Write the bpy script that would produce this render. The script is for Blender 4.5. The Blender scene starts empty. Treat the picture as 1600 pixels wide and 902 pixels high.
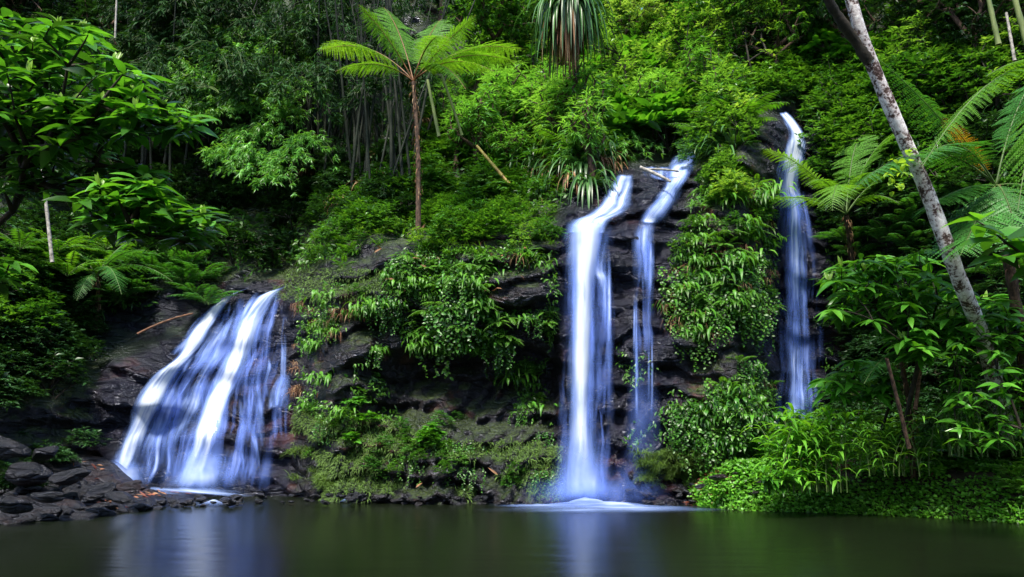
import bpy, math, random
import numpy as np
from mathutils import Vector, Matrix
random.seed(7); R = np.random.default_rng(11)
SC = bpy.context.scene; COL = SC.collection

# ------------------------------------------------------------------ camera, light, exposure
CAM_H = 1.7; F = 1244.0; PITCH = math.atan(228/1244)
cd = bpy.data.cameras.new('camera'); cam = bpy.data.objects.new('camera', cd); COL.objects.link(cam)
cd.lens = 28.0; cd.sensor_width = 36.0; cd.clip_end = 600; cd.clip_start = .1
cam.location = (0, 0, CAM_H); cam.rotation_euler = (math.pi/2 + PITCH, 0, 0)
SC.camera = cam
SUN_EL, SUN_AZ = 58, 200      # azimuth in degrees clockwise from +Y (from behind the camera, slightly left)
w = bpy.data.worlds.new('World'); SC.world = w; w.use_nodes = True
nt = w.node_tree; sky = nt.nodes.new('ShaderNodeTexSky'); sky.sky_type = 'NISHITA'; sky.sun_disc = False
sky.sun_elevation = math.radians(SUN_EL); sky.sun_rotation = math.radians(SUN_AZ)
sky.air_density = 1.0; sky.dust_density = 1.0; sky.ozone_density = 1.5
bg = nt.nodes['Background']; bg.inputs[1].default_value = 0.07
nt.links.new(sky.outputs[0], bg.inputs[0])
sl = bpy.data.lights.new('sun', 'SUN'); sun = bpy.data.objects.new('sun', sl); COL.objects.link(sun)
sl.energy = 2.0; sl.angle = math.radians(10); sl.color = (1, .94, .82)
a, e = math.radians(SUN_AZ), math.radians(SUN_EL)
sd = Vector((math.sin(a)*math.cos(e), math.cos(a)*math.cos(e), math.sin(e)))
sun.rotation_euler = sd.to_track_quat('Z', 'Y').to_euler(); sun.location = sd*60
SC.view_settings.view_transform = 'Standard'; SC.view_settings.look = 'None'
SC.view_settings.exposure = 2.1; SC.view_settings.gamma = 1; SC.view_settings.use_curve_mapping = False
SC.render.engine = 'CYCLES'
SC.cycles.transparent_max_bounces = 24; SC.cycles.max_bounces = 6
SC.cycles.diffuse_bounces = 3; SC.cycles.transmission_bounces = 3; SC.cycles.glossy_bounces = 2

# ------------------------------------------------------------------ helpers
CT, ST = math.cos(PITCH), math.sin(PITCH)
def ray(px, py):
    x = (np.asarray(px, float)-800)/F; v = (451-np.asarray(py, float))/F
    dy = CT - v*ST; return x/dy, (ST + v*CT)/dy          # x and z per unit of Y
def at(px, py, Y):
    rx, rz = ray(px, py); Y = np.asarray(Y, float)
    return np.stack(np.broadcast_arrays(rx*Y, Y, CAM_H + rz*Y), -1)

def _hash(i, j, k, seed):
    n = (i*374761393 + j*668265263 + k*2147483647 + seed*974634777) & 0xffffffff
    n = ((n ^ (n >> 13))*1274126177) & 0xffffffff
    return ((n ^ (n >> 16)) & 0xffff)/32767.5 - 1
def vnoise(P, seed=0):
    P = np.asarray(P, float); I = np.floor(P).astype(np.int64); f = P-I; f = f*f*(3-2*f)
    r = 0
    for a_ in (0, 1):
        for b_ in (0, 1):
            for c_ in (0, 1):
                wgt = (f[..., 0] if a_ else 1-f[..., 0])*(f[..., 1] if b_ else 1-f[..., 1])*(f[..., 2] if c_ else 1-f[..., 2])
                r = r + wgt*_hash(I[..., 0]+a_, I[..., 1]+b_, I[..., 2]+c_, seed)
    return r
def fbm(P, octv=4, seed=0, gain=.5):
    P = np.asarray(P, float); r = 0; amp = 1; s = 0
    for o in range(octv):
        r = r + amp*vnoise(P*(2**o)+o*17.3, seed+o); s += amp; amp *= gain
    return r/s
def unit(v):
    v = np.asarray(v, float); return v/np.maximum(np.linalg.norm(v, axis=-1, keepdims=True), 1e-9)

class MB:
    def __init__(s): s.v = []; s.q = []; s.n = 0; s.uv = None
    def add(s, V, Q):
        V = np.asarray(V, float).reshape(-1, 3); Q = np.asarray(Q, np.int64).reshape(-1, 4)
        s.v.append(V); s.q.append(Q+s.n); s.n += len(V)
    def mesh(s, name, mat, smooth=True):
        V = np.concatenate(s.v); Q = np.concatenate(s.q)
        me = bpy.data.meshes.new(name)
        me.vertices.add(len(V)); me.vertices.foreach_set('co', V.astype(np.float32).ravel())
        me.loops.add(Q.size); me.loops.foreach_set('vertex_index', Q.astype(np.int32).ravel())
        me.polygons.add(len(Q)); me.polygons.foreach_set('loop_start', np.arange(0, Q.size, 4, dtype=np.int32))
        me.polygons.foreach_set('use_smooth', np.full(len(Q), smooth))
        me.update(calc_edges=True); me.validate()
        me.materials.append(mat)
        return me
def link(name, me, parent=None, loc=None):
    o = bpy.data.objects.new(name, me); COL.objects.link(o)
    if parent: o.parent = parent
    if loc is not None: o.location = tuple(loc)
    return o
def tag(o, label, cat, group=None):
    o['label'] = label; o['category'] = cat
    if group: o['group'] = group
    return o
def thing(name, label, cat, loc=(0, 0, 0), group=None):
    return tag(link(name, None, None, loc), label, cat, group)
def part(name, mb, mat, root, smooth=True):
    """mb is in world space; stored relative to the root's location"""
    off = np.array(root.location); mb.v = [v-off for v in mb.v]
    return link(name, mb.mesh(name, mat, smooth), root)
def single(name, mb, mat, label, cat, origin=None, group=None, smooth=True):
    if origin is None:
        V = np.concatenate(mb.v); origin = np.array([V[:, 0].mean(), V[:, 1].mean(), V[:, 2].min()])
    mb.v = [v-np.asarray(origin) for v in mb.v]
    return tag(link(name, mb.mesh(name, mat, smooth), None, origin), label, cat, group)

PROF = {   # half width along the leaf, relative
 'broad': [(0, .05), (.12, .5), (.35, 1), (.6, .9), (.82, .5), (1, .02)],
 'oval':  [(0, .05), (.3, .95), (.65, .9), (1, .03)],
 'lance': [(0, .08), (.2, .9), (.5, 1), (.8, .5), (1, .02)],
 'strap': [(0, .7), (.15, 1), (.35, 1), (.55, .9), (.75, .65), (.9, .35), (1, .03)],
 'low':   [(0, .06), (.45, 1), (1, .03)],
 'blade': [(0, .8), (.4, .8), (.75, .5), (1, .02)],
}
def leaves(mb, P, D, N, L, W, prof='low', droop=.25, fold=.25, grav=False):
    """a batch of leaves: base P, axis D, face normal N, length L, full width W"""
    P = np.asarray(P, float).reshape(-1, 3); n = len(P)
    if n == 0: return
    D = unit(np.broadcast_to(D, (n, 3))); N = np.broadcast_to(N, (n, 3)).astype(float)
    L = np.broadcast_to(L, (n,)).astype(float); W = np.broadcast_to(W, (n,)).astype(float)
    S = np.cross(D, N); bad = np.linalg.norm(S, axis=1) < 1e-3; S[bad] = (1, 0, 0); S = unit(S); N = unit(np.cross(S, D))
    pr = np.array(PROF[prof]); t, h = pr[:, 0], pr[:, 1]; K = len(t)
    dr = np.broadcast_to(droop, (n,)).astype(float)
    dv = np.array([[0, 0, -1.0]]) if grav else -N
    if grav:   # arc that keeps its length better: direction bends toward down
        tt = np.linspace(0, 1, 13); C = np.zeros((n, 13, 3)); C[:, 0] = P; d = D.copy()
        for i in range(1, 13):
            C[:, i] = C[:, i-1] + d*(L/12)[:, None]; d = unit(d + np.array([0, 0, -1.])*(dr/12*2.4)[:, None])
        idx = t*12; i0 = np.clip(idx.astype(int), 0, 11); f = (idx-i0)[None, :, None]
        C = C[:, i0]*(1-f) + C[:, i0+1]*f
        T = unit(np.gradient(C, axis=1)); Nn = unit(np.cross(np.broadcast_to(S[:, None], C.shape), T))
    else:
        C = P[:, None] + D[:, None]*(L[:, None]*t[None])[..., None] + dv[:, None]*((dr*L)[:, None]*(t**2)[None])[..., None]
        Nn = np.broadcast_to(N[:, None], C.shape)
    hw = (W/2)[:, None]*h[None]
    V = np.empty((n, K, 3, 3))
    up = Nn*(hw*fold)[..., None]
    V[:, :, 0] = C - S[:, None]*hw[..., None] + up
    V[:, :, 1] = C
    V[:, :, 2] = C + S[:, None]*hw[..., None] + up
    q = []
    for k in range(K-1):
        a_ = 3*k; q += [[a_, a_+1, a_+4, a_+3], [a_+1, a_+2, a_+5, a_+4]]
    Q = np.array(q)[None] + (np.arange(n)*3*K)[:, None, None]
    mb.add(V.reshape(-1, 3), Q.reshape(-1, 4))
def tube(mb, pts, rad, seg=6):
    pts = np.asarray(pts, float); n = len(pts); rad = np.broadcast_to(rad, (n,)).astype(float)
    T = unit(np.gradient(pts, axis=0)); ref = np.array([0, 0, 1.]) if abs(T[:, 2]).mean() < .8 else np.array([1., 0, 0])
    A = unit(np.cross(T, ref)); B = np.cross(T, A)
    th = np.arange(seg)*2*math.pi/seg
    V = pts[:, None] + rad[:, None, None]*(A[:, None]*np.cos(th)[None, :, None] + B[:, None]*np.sin(th)[None, :, None])
    q = [[i*seg+j, i*seg+(j+1) % seg, (i+1)*seg+(j+1) % seg, (i+1)*seg+j] for i in range(n-1) for j in range(seg)]
    mb.add(V.reshape(-1, 3), q)
def bez(a_, b_, c_, n=10):
    t = np.linspace(0, 1, n)[:, None]; a_, b_, c_ = map(lambda x: np.asarray(x, float), (a_, b_, c_))
    return (1-t)**2*a_ + 2*t*(1-t)*b_ + t*t*c_
def smoothpath(pts, n=24):
    pts = np.asarray(pts, float); m = len(pts)
    P = np.vstack([2*pts[0]-pts[1], pts, 2*pts[-1]-pts[-2]]); out = []
    for s in np.linspace(0, m-1-1e-6, n):
        i = int(s); t = s-i; p0, p1, p2, p3 = P[i:i+4]
        out.append(.5*((2*p1)+(-p0+p2)*t+(2*p0-5*p1+4*p2-p3)*t*t+(-p0+3*p1-3*p2+p3)*t**3))
    return np.array(out)

# ------------------------------------------------------------------ materials
def newmat(name):
    m = bpy.data.materials.new(name); m.use_nodes = True; nt = m.node_tree; nt.nodes.clear()
    out = nt.nodes.new('ShaderNodeOutputMaterial'); return m, nt, out
def N_(nt, typ, **kw):
    n = nt.nodes.new(typ)
    for k, v in kw.items():
        if k.startswith('i_'):
            key = k[2:]; key = int(key) if key.isdigit() else key.replace('_', ' ')
            n.inputs[key].default_value = v
        else: setattr(n, k, v)
    return n
def math_(nt, op, a_, b_=None, c_=None, clamp=False):
    n = nt.nodes.new('ShaderNodeMath'); n.operation = op; n.use_clamp = clamp
    for i, x in enumerate((a_, b_, c_)):
        if x is None: continue
        if isinstance(x, (int, float)): n.inputs[i].default_value = x
        else: nt.links.new(x, n.inputs[i])
    return n.outputs[0]
def ramp(nt, fac, stops):
    r = nt.nodes.new('ShaderNodeValToRGB'); nt.links.new(fac, r.inputs[0]); el = r.color_ramp.elements
    while len(el) < len(stops): el.new(.5)
    for e_, (p, c) in zip(el, stops): e_.position = p; e_.color = (*c, 1)
    return r.outputs[0]
def leafmat(name, cols, rough=.42, trans=.35, tcol=None, ovar=.35, spec=.5):
    """cols: dark -> light albedo; each leaf picks its own along the ramp, each plant shifts a little"""
    m, nt, out = newmat(name)
    g = nt.nodes.new('ShaderNodeNewGeometry'); oi = nt.nodes.new('ShaderNodeObjectInfo')
    r1 = math_(nt, 'MULTIPLY', g.outputs['Random Per Island'], 1-ovar); r = math_(nt, 'MULTIPLY_ADD', oi.outputs['Random'], ovar, r1)
    k = len(cols); c = ramp(nt, r, [(.02+.96*i/(k-1), cols[i]) for i in range(k)])
    tc = nt.nodes.new('ShaderNodeTexCoord'); no = N_(nt, 'ShaderNodeTexNoise', i_Scale=9.0, i_Detail=3.0)
    nt.links.new(tc.outputs['Object'], no.inputs['Vector'])
    hs = nt.nodes.new('ShaderNodeHueSaturation'); nt.links.new(c, hs.inputs['Color'])
    nt.links.new(math_(nt, 'MULTIPLY_ADD', no.outputs[0], .8, .6), hs.inputs['Value'])
    nt.links.new(math_(nt, 'MULTIPLY_ADD', g.outputs['Random Per Island'], .03, .485), hs.inputs['Hue'])
    p = N_(nt, 'ShaderNodeBsdfPrincipled', i_Roughness=rough); nt.links.new(hs.outputs[0], p.inputs['Base Color'])
    p.inputs['Specular IOR Level'].default_value = spec
    t = nt.nodes.new('ShaderNodeBsdfTranslucent')
    mx = nt.nodes.new('ShaderNodeMixRGB'); mx.blend_type = 'MULTIPLY'; mx.inputs[0].default_value = 1
    mx.inputs[2].default_value = (*(tcol or (1.5, 1.35, .45)), 1); nt.links.new(hs.outputs[0], mx.inputs[1]); nt.links.new(mx.outputs[0], t.inputs[0])
    ms = nt.nodes.new('ShaderNodeMixShader'); ms.inputs[0].default_value = trans
    nt.links.new(p.outputs[0], ms.inputs[1]); nt.links.new(t.outputs[0], ms.inputs[2]); nt.links.new(ms.outputs[0], out.inputs[0])
    return m
def plainmat(name, c1, c2, scale=4, rough=.7, bump=.3, stretch=(1, 1, 1), lo=.35, hi=.65, spec=.4):
    m, nt, out = newmat(name)
    tc = nt.nodes.new('ShaderNodeTexCoord'); mp = nt.nodes.new('ShaderNodeMapping'); mp.inputs['Scale'].default_value = stretch
    nt.links.new(tc.outputs['Object'], mp.inputs[0])
    no = N_(nt, 'ShaderNodeTexNoise', i_Scale=float(scale), i_Detail=6.0, i_Roughness=.65); nt.links.new(mp.outputs[0], no.inputs['Vector'])
    p = N_(nt, 'ShaderNodeBsdfPrincipled', i_Roughness=rough); p.inputs['Specular IOR Level'].default_value = spec
    nt.links.new(ramp(nt, no.outputs[0], [(lo, c1), (hi, c2)]), p.inputs['Base Color'])
    b = N_(nt, 'ShaderNodeBump', i_Strength=bump, i_Distance=.05); nt.links.new(no.outputs[0], b.inputs['Height']); nt.links.new(b.outputs[0], p.inputs['Normal'])
    nt.links.new(p.outputs[0], out.inputs[0]); return m

M = {}
M['under']   = leafmat('undergrowth_leaf', [(.008, .03, .006), (.02, .075, .01), (.05, .15, .015), (.1, .22, .02)], trans=.3)
M['shrub']   = leafmat('shrub_leaf', [(.012, .05, .01), (.03, .12, .014), (.075, .22, .025), (.17, .35, .04)], trans=.35, rough=.36)
M['bright']  = leafmat('bright_leaf', [(.025, .1, .016), (.075, .21, .03), (.16, .34, .055), (.32, .47, .11)], trans=.45, rough=.36)
M['dark']    = leafmat('shade_dark_leaf', [(.006, .022, .007), (.012, .045, .012), (.025, .08, .018), (.045, .13, .03)], trans=.25)  # shaded copy of the shrub leaf, shade painted into the albedo
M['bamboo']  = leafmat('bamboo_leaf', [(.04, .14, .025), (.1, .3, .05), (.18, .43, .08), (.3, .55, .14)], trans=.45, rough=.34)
M['bamboo_dark'] = leafmat('bamboo_leaf_shade', [(.006, .022, .006), (.014, .05, .012), (.03, .09, .02), (.06, .15, .035)], trans=.3, rough=.55, spec=.25)  # darker copy of the bamboo leaf, the grove's shade put into its colour
M['fern']    = leafmat('fern_leaf', [(.03, .11, .01), (.06, .19, .015), (.1, .29, .02), (.18, .38, .035)], trans=.4, rough=.45)
M['treefern']= leafmat('tree_fern_leaf', [(.05, .17, .015), (.09, .25, .02), (.14, .34, .03), (.21, .41, .05)], trans=.5, rough=.5, tcol=(1.5, 1.3, .4))
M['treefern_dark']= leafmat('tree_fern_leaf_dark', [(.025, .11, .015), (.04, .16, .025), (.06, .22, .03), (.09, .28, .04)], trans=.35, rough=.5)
M['bigleaf'] = leafmat('broad_leaf', [(.02, .09, .01), (.045, .19, .016), (.09, .3, .025), (.18, .42, .04)], trans=.38, rough=.3, ovar=0)
M['bushleaf'] = leafmat('bush_leaf', [(.014, .06, .01), (.035, .14, .016), (.07, .24, .022), (.15, .38, .04)], trans=.38, rough=.32, ovar=0)
M['cliffleaf'] = leafmat('cliff_plant_leaf', [(.012, .05, .01), (.03, .12, .014), (.07, .22, .02), (.16, .33, .03)], trans=.35, rough=.4)
M['hazeleaf'] = leafmat('haze_pale_leaf', [(.06, .16, .03), (.13, .27, .05), (.22, .4, .09), (.36, .5, .16)], trans=.5, rough=.45)  # paler leaf copy, haze and light on the canopy painted into the colour
M['newleaf'] = leafmat('young_leaf', [(.16, .34, .03), (.25, .44, .05), (.34, .52, .08)], trans=.5, rough=.4, ovar=0)
M['moss']    = leafmat('moss_blade', [(.03, .07, .01), (.06, .13, .018), (.1, .19, .025), (.15, .24, .04)], trans=.3, rough=.7, ovar=0)
M['cover']   = leafmat('ground_cover_leaf', [(.04, .16, .01), (.08, .28, .018), (.14, .4, .03), (.24, .5, .05)], trans=.4, rough=.4, ovar=0)
M['dry']     = leafmat('dry_leaf', [(.07, .03, .015), (.18, .08, .035), (.3, .15, .07), (.42, .28, .16)], trans=.15, rough=.7, tcol=(1, .8, .5), ovar=0)
M['yellow']  = leafmat('yellow_frond', [(.3, .2, .02), (.5, .32, .03), (.6, .25, .02)], trans=.4, tcol=(1, .8, .4), ovar=0)
M['litter']  = leafmat('leaf_litter', [(.05, .012, .006), (.14, .03, .014), (.22, .06, .03), (.3, .14, .08)], trans=.05, rough=.7, tcol=(1, .8, .5), ovar=0)
M['strapdark'] = leafmat('strap_leaf', [(.015, .05, .015), (.035, .1, .025), (.06, .16, .04), (.1, .22, .06)], trans=.25, rough=.35, ovar=0)
M['bark']    = plainmat('brown_bark', (.02, .012, .008), (.12, .07, .045), 14, .85, .8, (1, 1, .4))
M['twig']    = plainmat('dark_twig', (.008, .007, .005), (.04, .03, .018), 10, .8, .4)
M['stipe']   = plainmat('frond_stalk', (.1, .035, .015), (.22, .1, .03), 6, .5, .2)
M['stipe_g'] = plainmat('green_stalk', (.05, .09, .02), (.1, .16, .04), 6, .5, .2)
M['culm']    = plainmat('shade_dark_culm', (.003, .006, .003), (.014, .022, .01), 5, .75, .15, (1, 1, .3))  # near-black tone carries the shade of the grove in the colour
M['culm_g']  = plainmat('green_bamboo_culm', (.08, .12, .03), (.2, .24, .08), 5, .4, .15, (1, 1, .3))
M['culm_y']  = plainmat('yellow_bamboo_culm', (.2, .1, .02), (.5, .4, .07), 4, .4, .15)
M['deadwood']= plainmat('dead_wood', (.06, .025, .012), (.22, .11, .06), 8, .8, .4, (1, 1, 3))
M['pale']    = plainmat('pale_stem', (.1, .09, .08), (.5, .47, .42), 12, .8, .4)
M['lichen']  = None
def lichenmat():
    m, nt, out = newmat('lichen_bark')
    tc = nt.nodes.new('ShaderNodeTexCoord')
    n1 = N_(nt, 'ShaderNodeTexNoise', i_Scale=3.2, i_Detail=8.0, i_Roughness=.72); nt.links.new(tc.outputs['Object'], n1.inputs['Vector'])
    n2 = N_(nt, 'ShaderNodeTexNoise', i_Scale=16.0, i_Detail=5.0, i_Roughness=.7); nt.links.new(tc.outputs['Object'], n2.inputs['Vector'])
    s = math_(nt, 'MULTIPLY_ADD', n2.outputs[0], .45, math_(nt, 'MULTIPLY', n1.outputs[0], .75))
    c = ramp(nt, s, [(.49, (.03, .014, .011)), (.555, (.12, .065, .055)), (.59, (.6, .52, .51)), (.7, (.92, .88, .86))])
    p = N_(nt, 'ShaderNodeBsdfPrincipled', i_Roughness=.8); nt.links.new(c, p.inputs['Base Color'])
    b = N_(nt, 'ShaderNodeBump', i_Strength=.8, i_Distance=.04); nt.links.new(s, b.inputs['Height']); nt.links.new(b.outputs[0], p.inputs['Normal'])
    nt.links.new(p.outputs[0], out.inputs[0]); return m
M['lichen'] = lichenmat()
def rockmat(name, moss=True):
    m, nt, out = newmat(name)
    g = nt.nodes.new('ShaderNodeNewGeometry')
    mp = nt.nodes.new('ShaderNodeMapping'); mp.inputs['Scale'].default_value = (1, 1, 2.6); mp.inputs['Rotation'].default_value = (0, .25, 0)
    nt.links.new(g.outputs['Position'], mp.inputs[0])
    n1 = N_(nt, 'ShaderNodeTexNoise', i_Scale=.7, i_Detail=6.0, i_Roughness=.6); nt.links.new(g.outputs['Position'], n1.inputs['Vector'])
    n2 = N_(nt, 'ShaderNodeTexNoise', i_Scale=3.0, i_Detail=8.0, i_Roughness=.65); nt.links.new(mp.outputs[0], n2.inputs['Vector'])
    n3 = N_(nt, 'ShaderNodeTexNoise', i_Scale=.45, i_Detail=3.0); nt.links.new(mp.outputs[0], n3.inputs['Vector'])
    n4 = N_(nt, 'ShaderNodeTexNoise', i_Scale=14.0, i_Detail=5.0, i_Roughness=.7); nt.links.new(g.outputs['Position'], n4.inputs['Vector'])
    vo = N_(nt, 'ShaderNodeTexVoronoi', feature='DISTANCE_TO_EDGE', i_Scale=1.6); nt.links.new(mp.outputs[0], vo.inputs['Vector'])
    c = ramp(nt, n2.outputs[0], [(.32, (.003, .003, .003)), (.5, (.011, .009, .009)), (.64, (.03, .022, .02)), (.8, (.085, .06, .05))])
    if not moss: c = ramp(nt, n2.outputs[0], [(.34, (.003, .003, .003)), (.55, (.010, .009, .009)), (.7, (.028, .022, .02)), (.86, (.07, .055, .05))])
    rust = ramp(nt, n1.outputs[0], [(.56, (0, 0, 0)), (.68, (1, 1, 1))])
    mx = nt.nodes.new('ShaderNodeMixRGB'); nt.links.new(math_(nt, 'MULTIPLY', rust, .6 if moss else .12), mx.inputs[0]); nt.links.new(c, mx.inputs[1]); mx.inputs[2].default_value = (.16, .055, .025, 1)
    col = mx.outputs[0]
    if moss:
        at_ = N_(nt, 'ShaderNodeAttribute', attribute_name='soil')
        nz = nt.nodes.new('ShaderNodeSeparateXYZ'); nt.links.new(g.outputs['Normal'], nz.inputs[0])
        f = math_(nt, 'ADD', math_(nt, 'MULTIPLY', nz.outputs[2], .5), n2.outputs[0])
        f = math_(nt, 'ADD', f, math_(nt, 'MULTIPLY', at_.outputs['Fac'], .35))
        wet_blue = N_(nt, 'ShaderNodeAttribute', attribute_name='wet')
        f = math_(nt, 'SUBTRACT', f, math_(nt, 'MULTIPLY', wet_blue.outputs['Fac'], .3))
        f = ramp(nt, f, [(.68, (0, 0, 0)), (.86, (1, 1, 1))])
        m2 = nt.nodes.new('ShaderNodeMixRGB'); nt.links.new(f, m2.inputs[0]); nt.links.new(col, m2.inputs[1])
        gc = ramp(nt, math_(nt, 'ADD', math_(nt, 'MULTIPLY', n1.outputs[0], .3), math_(nt, 'MULTIPLY', n4.outputs[0], .7)), [(.36, (.004, .006, .002)), (.5, (.02, .032, .006)), (.66, (.07, .1, .018))]); nt.links.new(gc, m2.inputs[2]); col = m2.outputs[0]
    p = N_(nt, 'ShaderNodeBsdfPrincipled'); nt.links.new(col, p.inputs['Base Color'])
    if moss:   # wet film round the falls, darker and glossy; blue sky reflection painted into colour
        m3 = nt.nodes.new('ShaderNodeMixRGB'); m3.blend_type = 'MULTIPLY'; nt.links.new(wet_blue.outputs['Fac'], m3.inputs[0]); nt.links.new(col, m3.inputs[1]); m3.inputs[2].default_value = (.42, .48, 1.0, 1); nt.links.new(m3.outputs[0], p.inputs['Base Color'])
        nt.links.new(math_(nt, 'SUBTRACT', math_(nt, 'MULTIPLY', n3.outputs[0], .75), math_(nt, 'MULTIPLY', wet_blue.outputs['Fac'], .12), clamp=True), p.inputs['Roughness'])
    else: nt.links.new(math_(nt, 'MULTIPLY_ADD', n3.outputs[0], .7, .0), p.inputs['Roughness'])
    p.inputs['Specular Tint'].default_value = (.75, .8, 1, 1)
    p.inputs['Specular IOR Level'].default_value = .6
    hgt = math_(nt, 'ADD', math_(nt, 'MULTIPLY_ADD', n4.outputs[0], .3, n2.outputs[0]), math_(nt, 'MULTIPLY', math_(nt, 'MINIMUM', vo.outputs[0], .12), 2.5))
    b = N_(nt, 'ShaderNodeBump', i_Strength=.9, i_Distance=.16); nt.links.new(hgt, b.inputs['Height']); nt.links.new(b.outputs[0], p.inputs['Normal'])
    nt.links.new(p.outputs[0], out.inputs[0]); return m
M['rock'] = rockmat('wet_rock'); M['boulder'] = rockmat('boulder_rock', False)
M['soil'] = plainmat('dark_soil', (.012, .01, .006), (.05, .03, .018), 5, .9, .6)
def fallmat(name, dens, streak=13, edge=.16, tint=(.86, .92, 1.0), fade=.035, amp=1.0, ragged=.4):
    m, nt, out = newmat(name)
    uv = N_(nt, 'ShaderNodeUVMap', uv_map='metres'); ue = N_(nt, 'ShaderNodeUVMap', uv_map='span')
    se = nt.nodes.new('ShaderNodeSeparateXYZ'); nt.links.new(ue.outputs[0], se.inputs[0])
    wp = N_(nt, 'ShaderNodeTexNoise', i_Scale=.9, i_Detail=2.0); nt.links.new(uv.outputs[0], wp.inputs['Vector'])
    wv = nt.nodes.new('ShaderNodeVectorMath'); wv.operation = 'MULTIPLY_ADD'; nt.links.new(wp.outputs[1], wv.inputs[0]); wv.inputs[1].default_value = (.25, .0, 0); nt.links.new(uv.outputs[0], wv.inputs[2])
    def noise(sx, sy, det, off=0.0):
        mp = nt.nodes.new('ShaderNodeMapping'); mp.inputs['Scale'].default_value = (sx, sy, 1); mp.inputs['Location'].default_value = (off, off, off)
        nt.links.new(wv.outputs[0], mp.inputs[0]); n = N_(nt, 'ShaderNodeTexNoise', i_Scale=1.0, i_Detail=det, i_Roughness=.5); nt.links.new(mp.outputs[0], n.inputs['Vector']); return n.outputs[0]
    fine = noise(streak, .3, 2.0); mid = noise(streak*.3, .35, 2.0, 7.0); big = noise(1.3, .9, 3.0, 3.0)
    u = se.outputs[0]; d = math_(nt, 'MINIMUM', u, math_(nt, 'SUBTRACT', 1.0, u))
    d = math_(nt, 'ADD', d, math_(nt, 'MULTIPLY', math_(nt, 'SUBTRACT', mid, .55), ragged))
    ed = nt.nodes.new('ShaderNodeMapRange'); ed.interpolation_type = 'SMOOTHSTEP'; ed.inputs[2].default_value = edge; ed.inputs[1].default_value = 0
    nt.links.new(d, ed.inputs[0])
    s = math_(nt, 'ADD', math_(nt, 'MULTIPLY', math_(nt, 'SUBTRACT', fine, .5), 1.3*amp), math_(nt, 'MULTIPLY', math_(nt, 'SUBTRACT', mid, .5), 1.8*amp))
    s = math_(nt, 'ADD', s, math_(nt, 'MULTIPLY', math_(nt, 'SUBTRACT', big, .5), 1.5*amp))
    al = math_(nt, 'MULTIPLY', math_(nt, 'ADD', s, dens, clamp=True), ed.outputs[0])
    v = se.outputs[1]; dv = math_(nt, 'MINIMUM', v, math_(nt, 'SUBTRACT', 1.0, v)); dv = math_(nt, 'ADD', dv, math_(nt, 'MULTIPLY', math_(nt, 'SUBTRACT', mid, .55), fade*1.5))
    ev = nt.nodes.new('ShaderNodeMapRange'); ev.interpolation_type = 'SMOOTHSTEP'; ev.inputs[1].default_value = 0; ev.inputs[2].default_value = fade; nt.links.new(dv, ev.inputs[0])
    al = math_(nt, 'MULTIPLY', al, ev.outputs[0], clamp=True)
    u2 = math_(nt, 'POWER', al, 2.2)
    cm = nt.nodes.new('ShaderNodeMixRGB'); nt.links.new(u2, cm.inputs[0]); cm.inputs[1].default_value = (tint[0]*.38, tint[1]*.54, tint[2], 1); cm.inputs[2].default_value = (*tint, 1)  # thin water turns blue: sky-lit shade painted into its colour
    p = N_(nt, 'ShaderNodeBsdfDiffuse'); nt.links.new(cm.outputs[0], p.inputs[0])
    t = nt.nodes.new('ShaderNodeBsdfTranslucent'); nt.links.new(cm.outputs[0], t.inputs[0])
    m1 = nt.nodes.new('ShaderNodeMixShader'); m1.inputs[0].default_value = .3; nt.links.new(p.outputs[0], m1.inputs[1]); nt.links.new(t.outputs[0], m1.inputs[2])
    tr = nt.nodes.new('ShaderNodeBsdfTransparent'); m2 = nt.nodes.new('ShaderNodeMixShader'); nt.links.new(al, m2.inputs[0])
    nt.links.new(tr.outputs[0], m2.inputs[1]); nt.links.new(m1.outputs[0], m2.inputs[2]); nt.links.new(m2.outputs[0], out.inputs[0])
    return m
M['fall_core'] = fallmat('falling_water', .92, 8, edge=.34, tint=(.74, .82, .95))
M['fall_mid']  = fallmat('falling_water_thin', .42, 10, edge=.4, tint=(.62, .72, .95), fade=.1)
M['fall_solid'] = fallmat('falling_water_dense', 1.0, 8, edge=.42, tint=(.74, .82, .95), amp=.55)
M['fall_foam'] = fallmat('foam_water', .72, 3, edge=.5, tint=(.78, .84, .95), fade=.5, amp=.6, ragged=.35)
M['fall_fade'] = fallmat('falling_water_wisps', .42, 9, edge=.45, tint=(.62, .72, .95), fade=.38)
M['fall_haze'] = fallmat('falling_water_haze', .26, 2, edge=.5, tint=(.5, .6, .95), fade=.5, amp=.4, ragged=.05)
M['fall_blue'] = fallmat('falling_water_shade_tint', .55, 9, edge=.45, tint=(.5, .62, .95), fade=.1)  # bluer copy for the right fall, its shade put into the tint
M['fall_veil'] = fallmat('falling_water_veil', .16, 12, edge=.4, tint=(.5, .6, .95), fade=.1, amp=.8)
M['fall_mist'] = fallmat('falling_water_spray', .62, 3, edge=.45, tint=(.6, .7, .95), fade=.4, amp=.7, ragged=.1)
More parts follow.
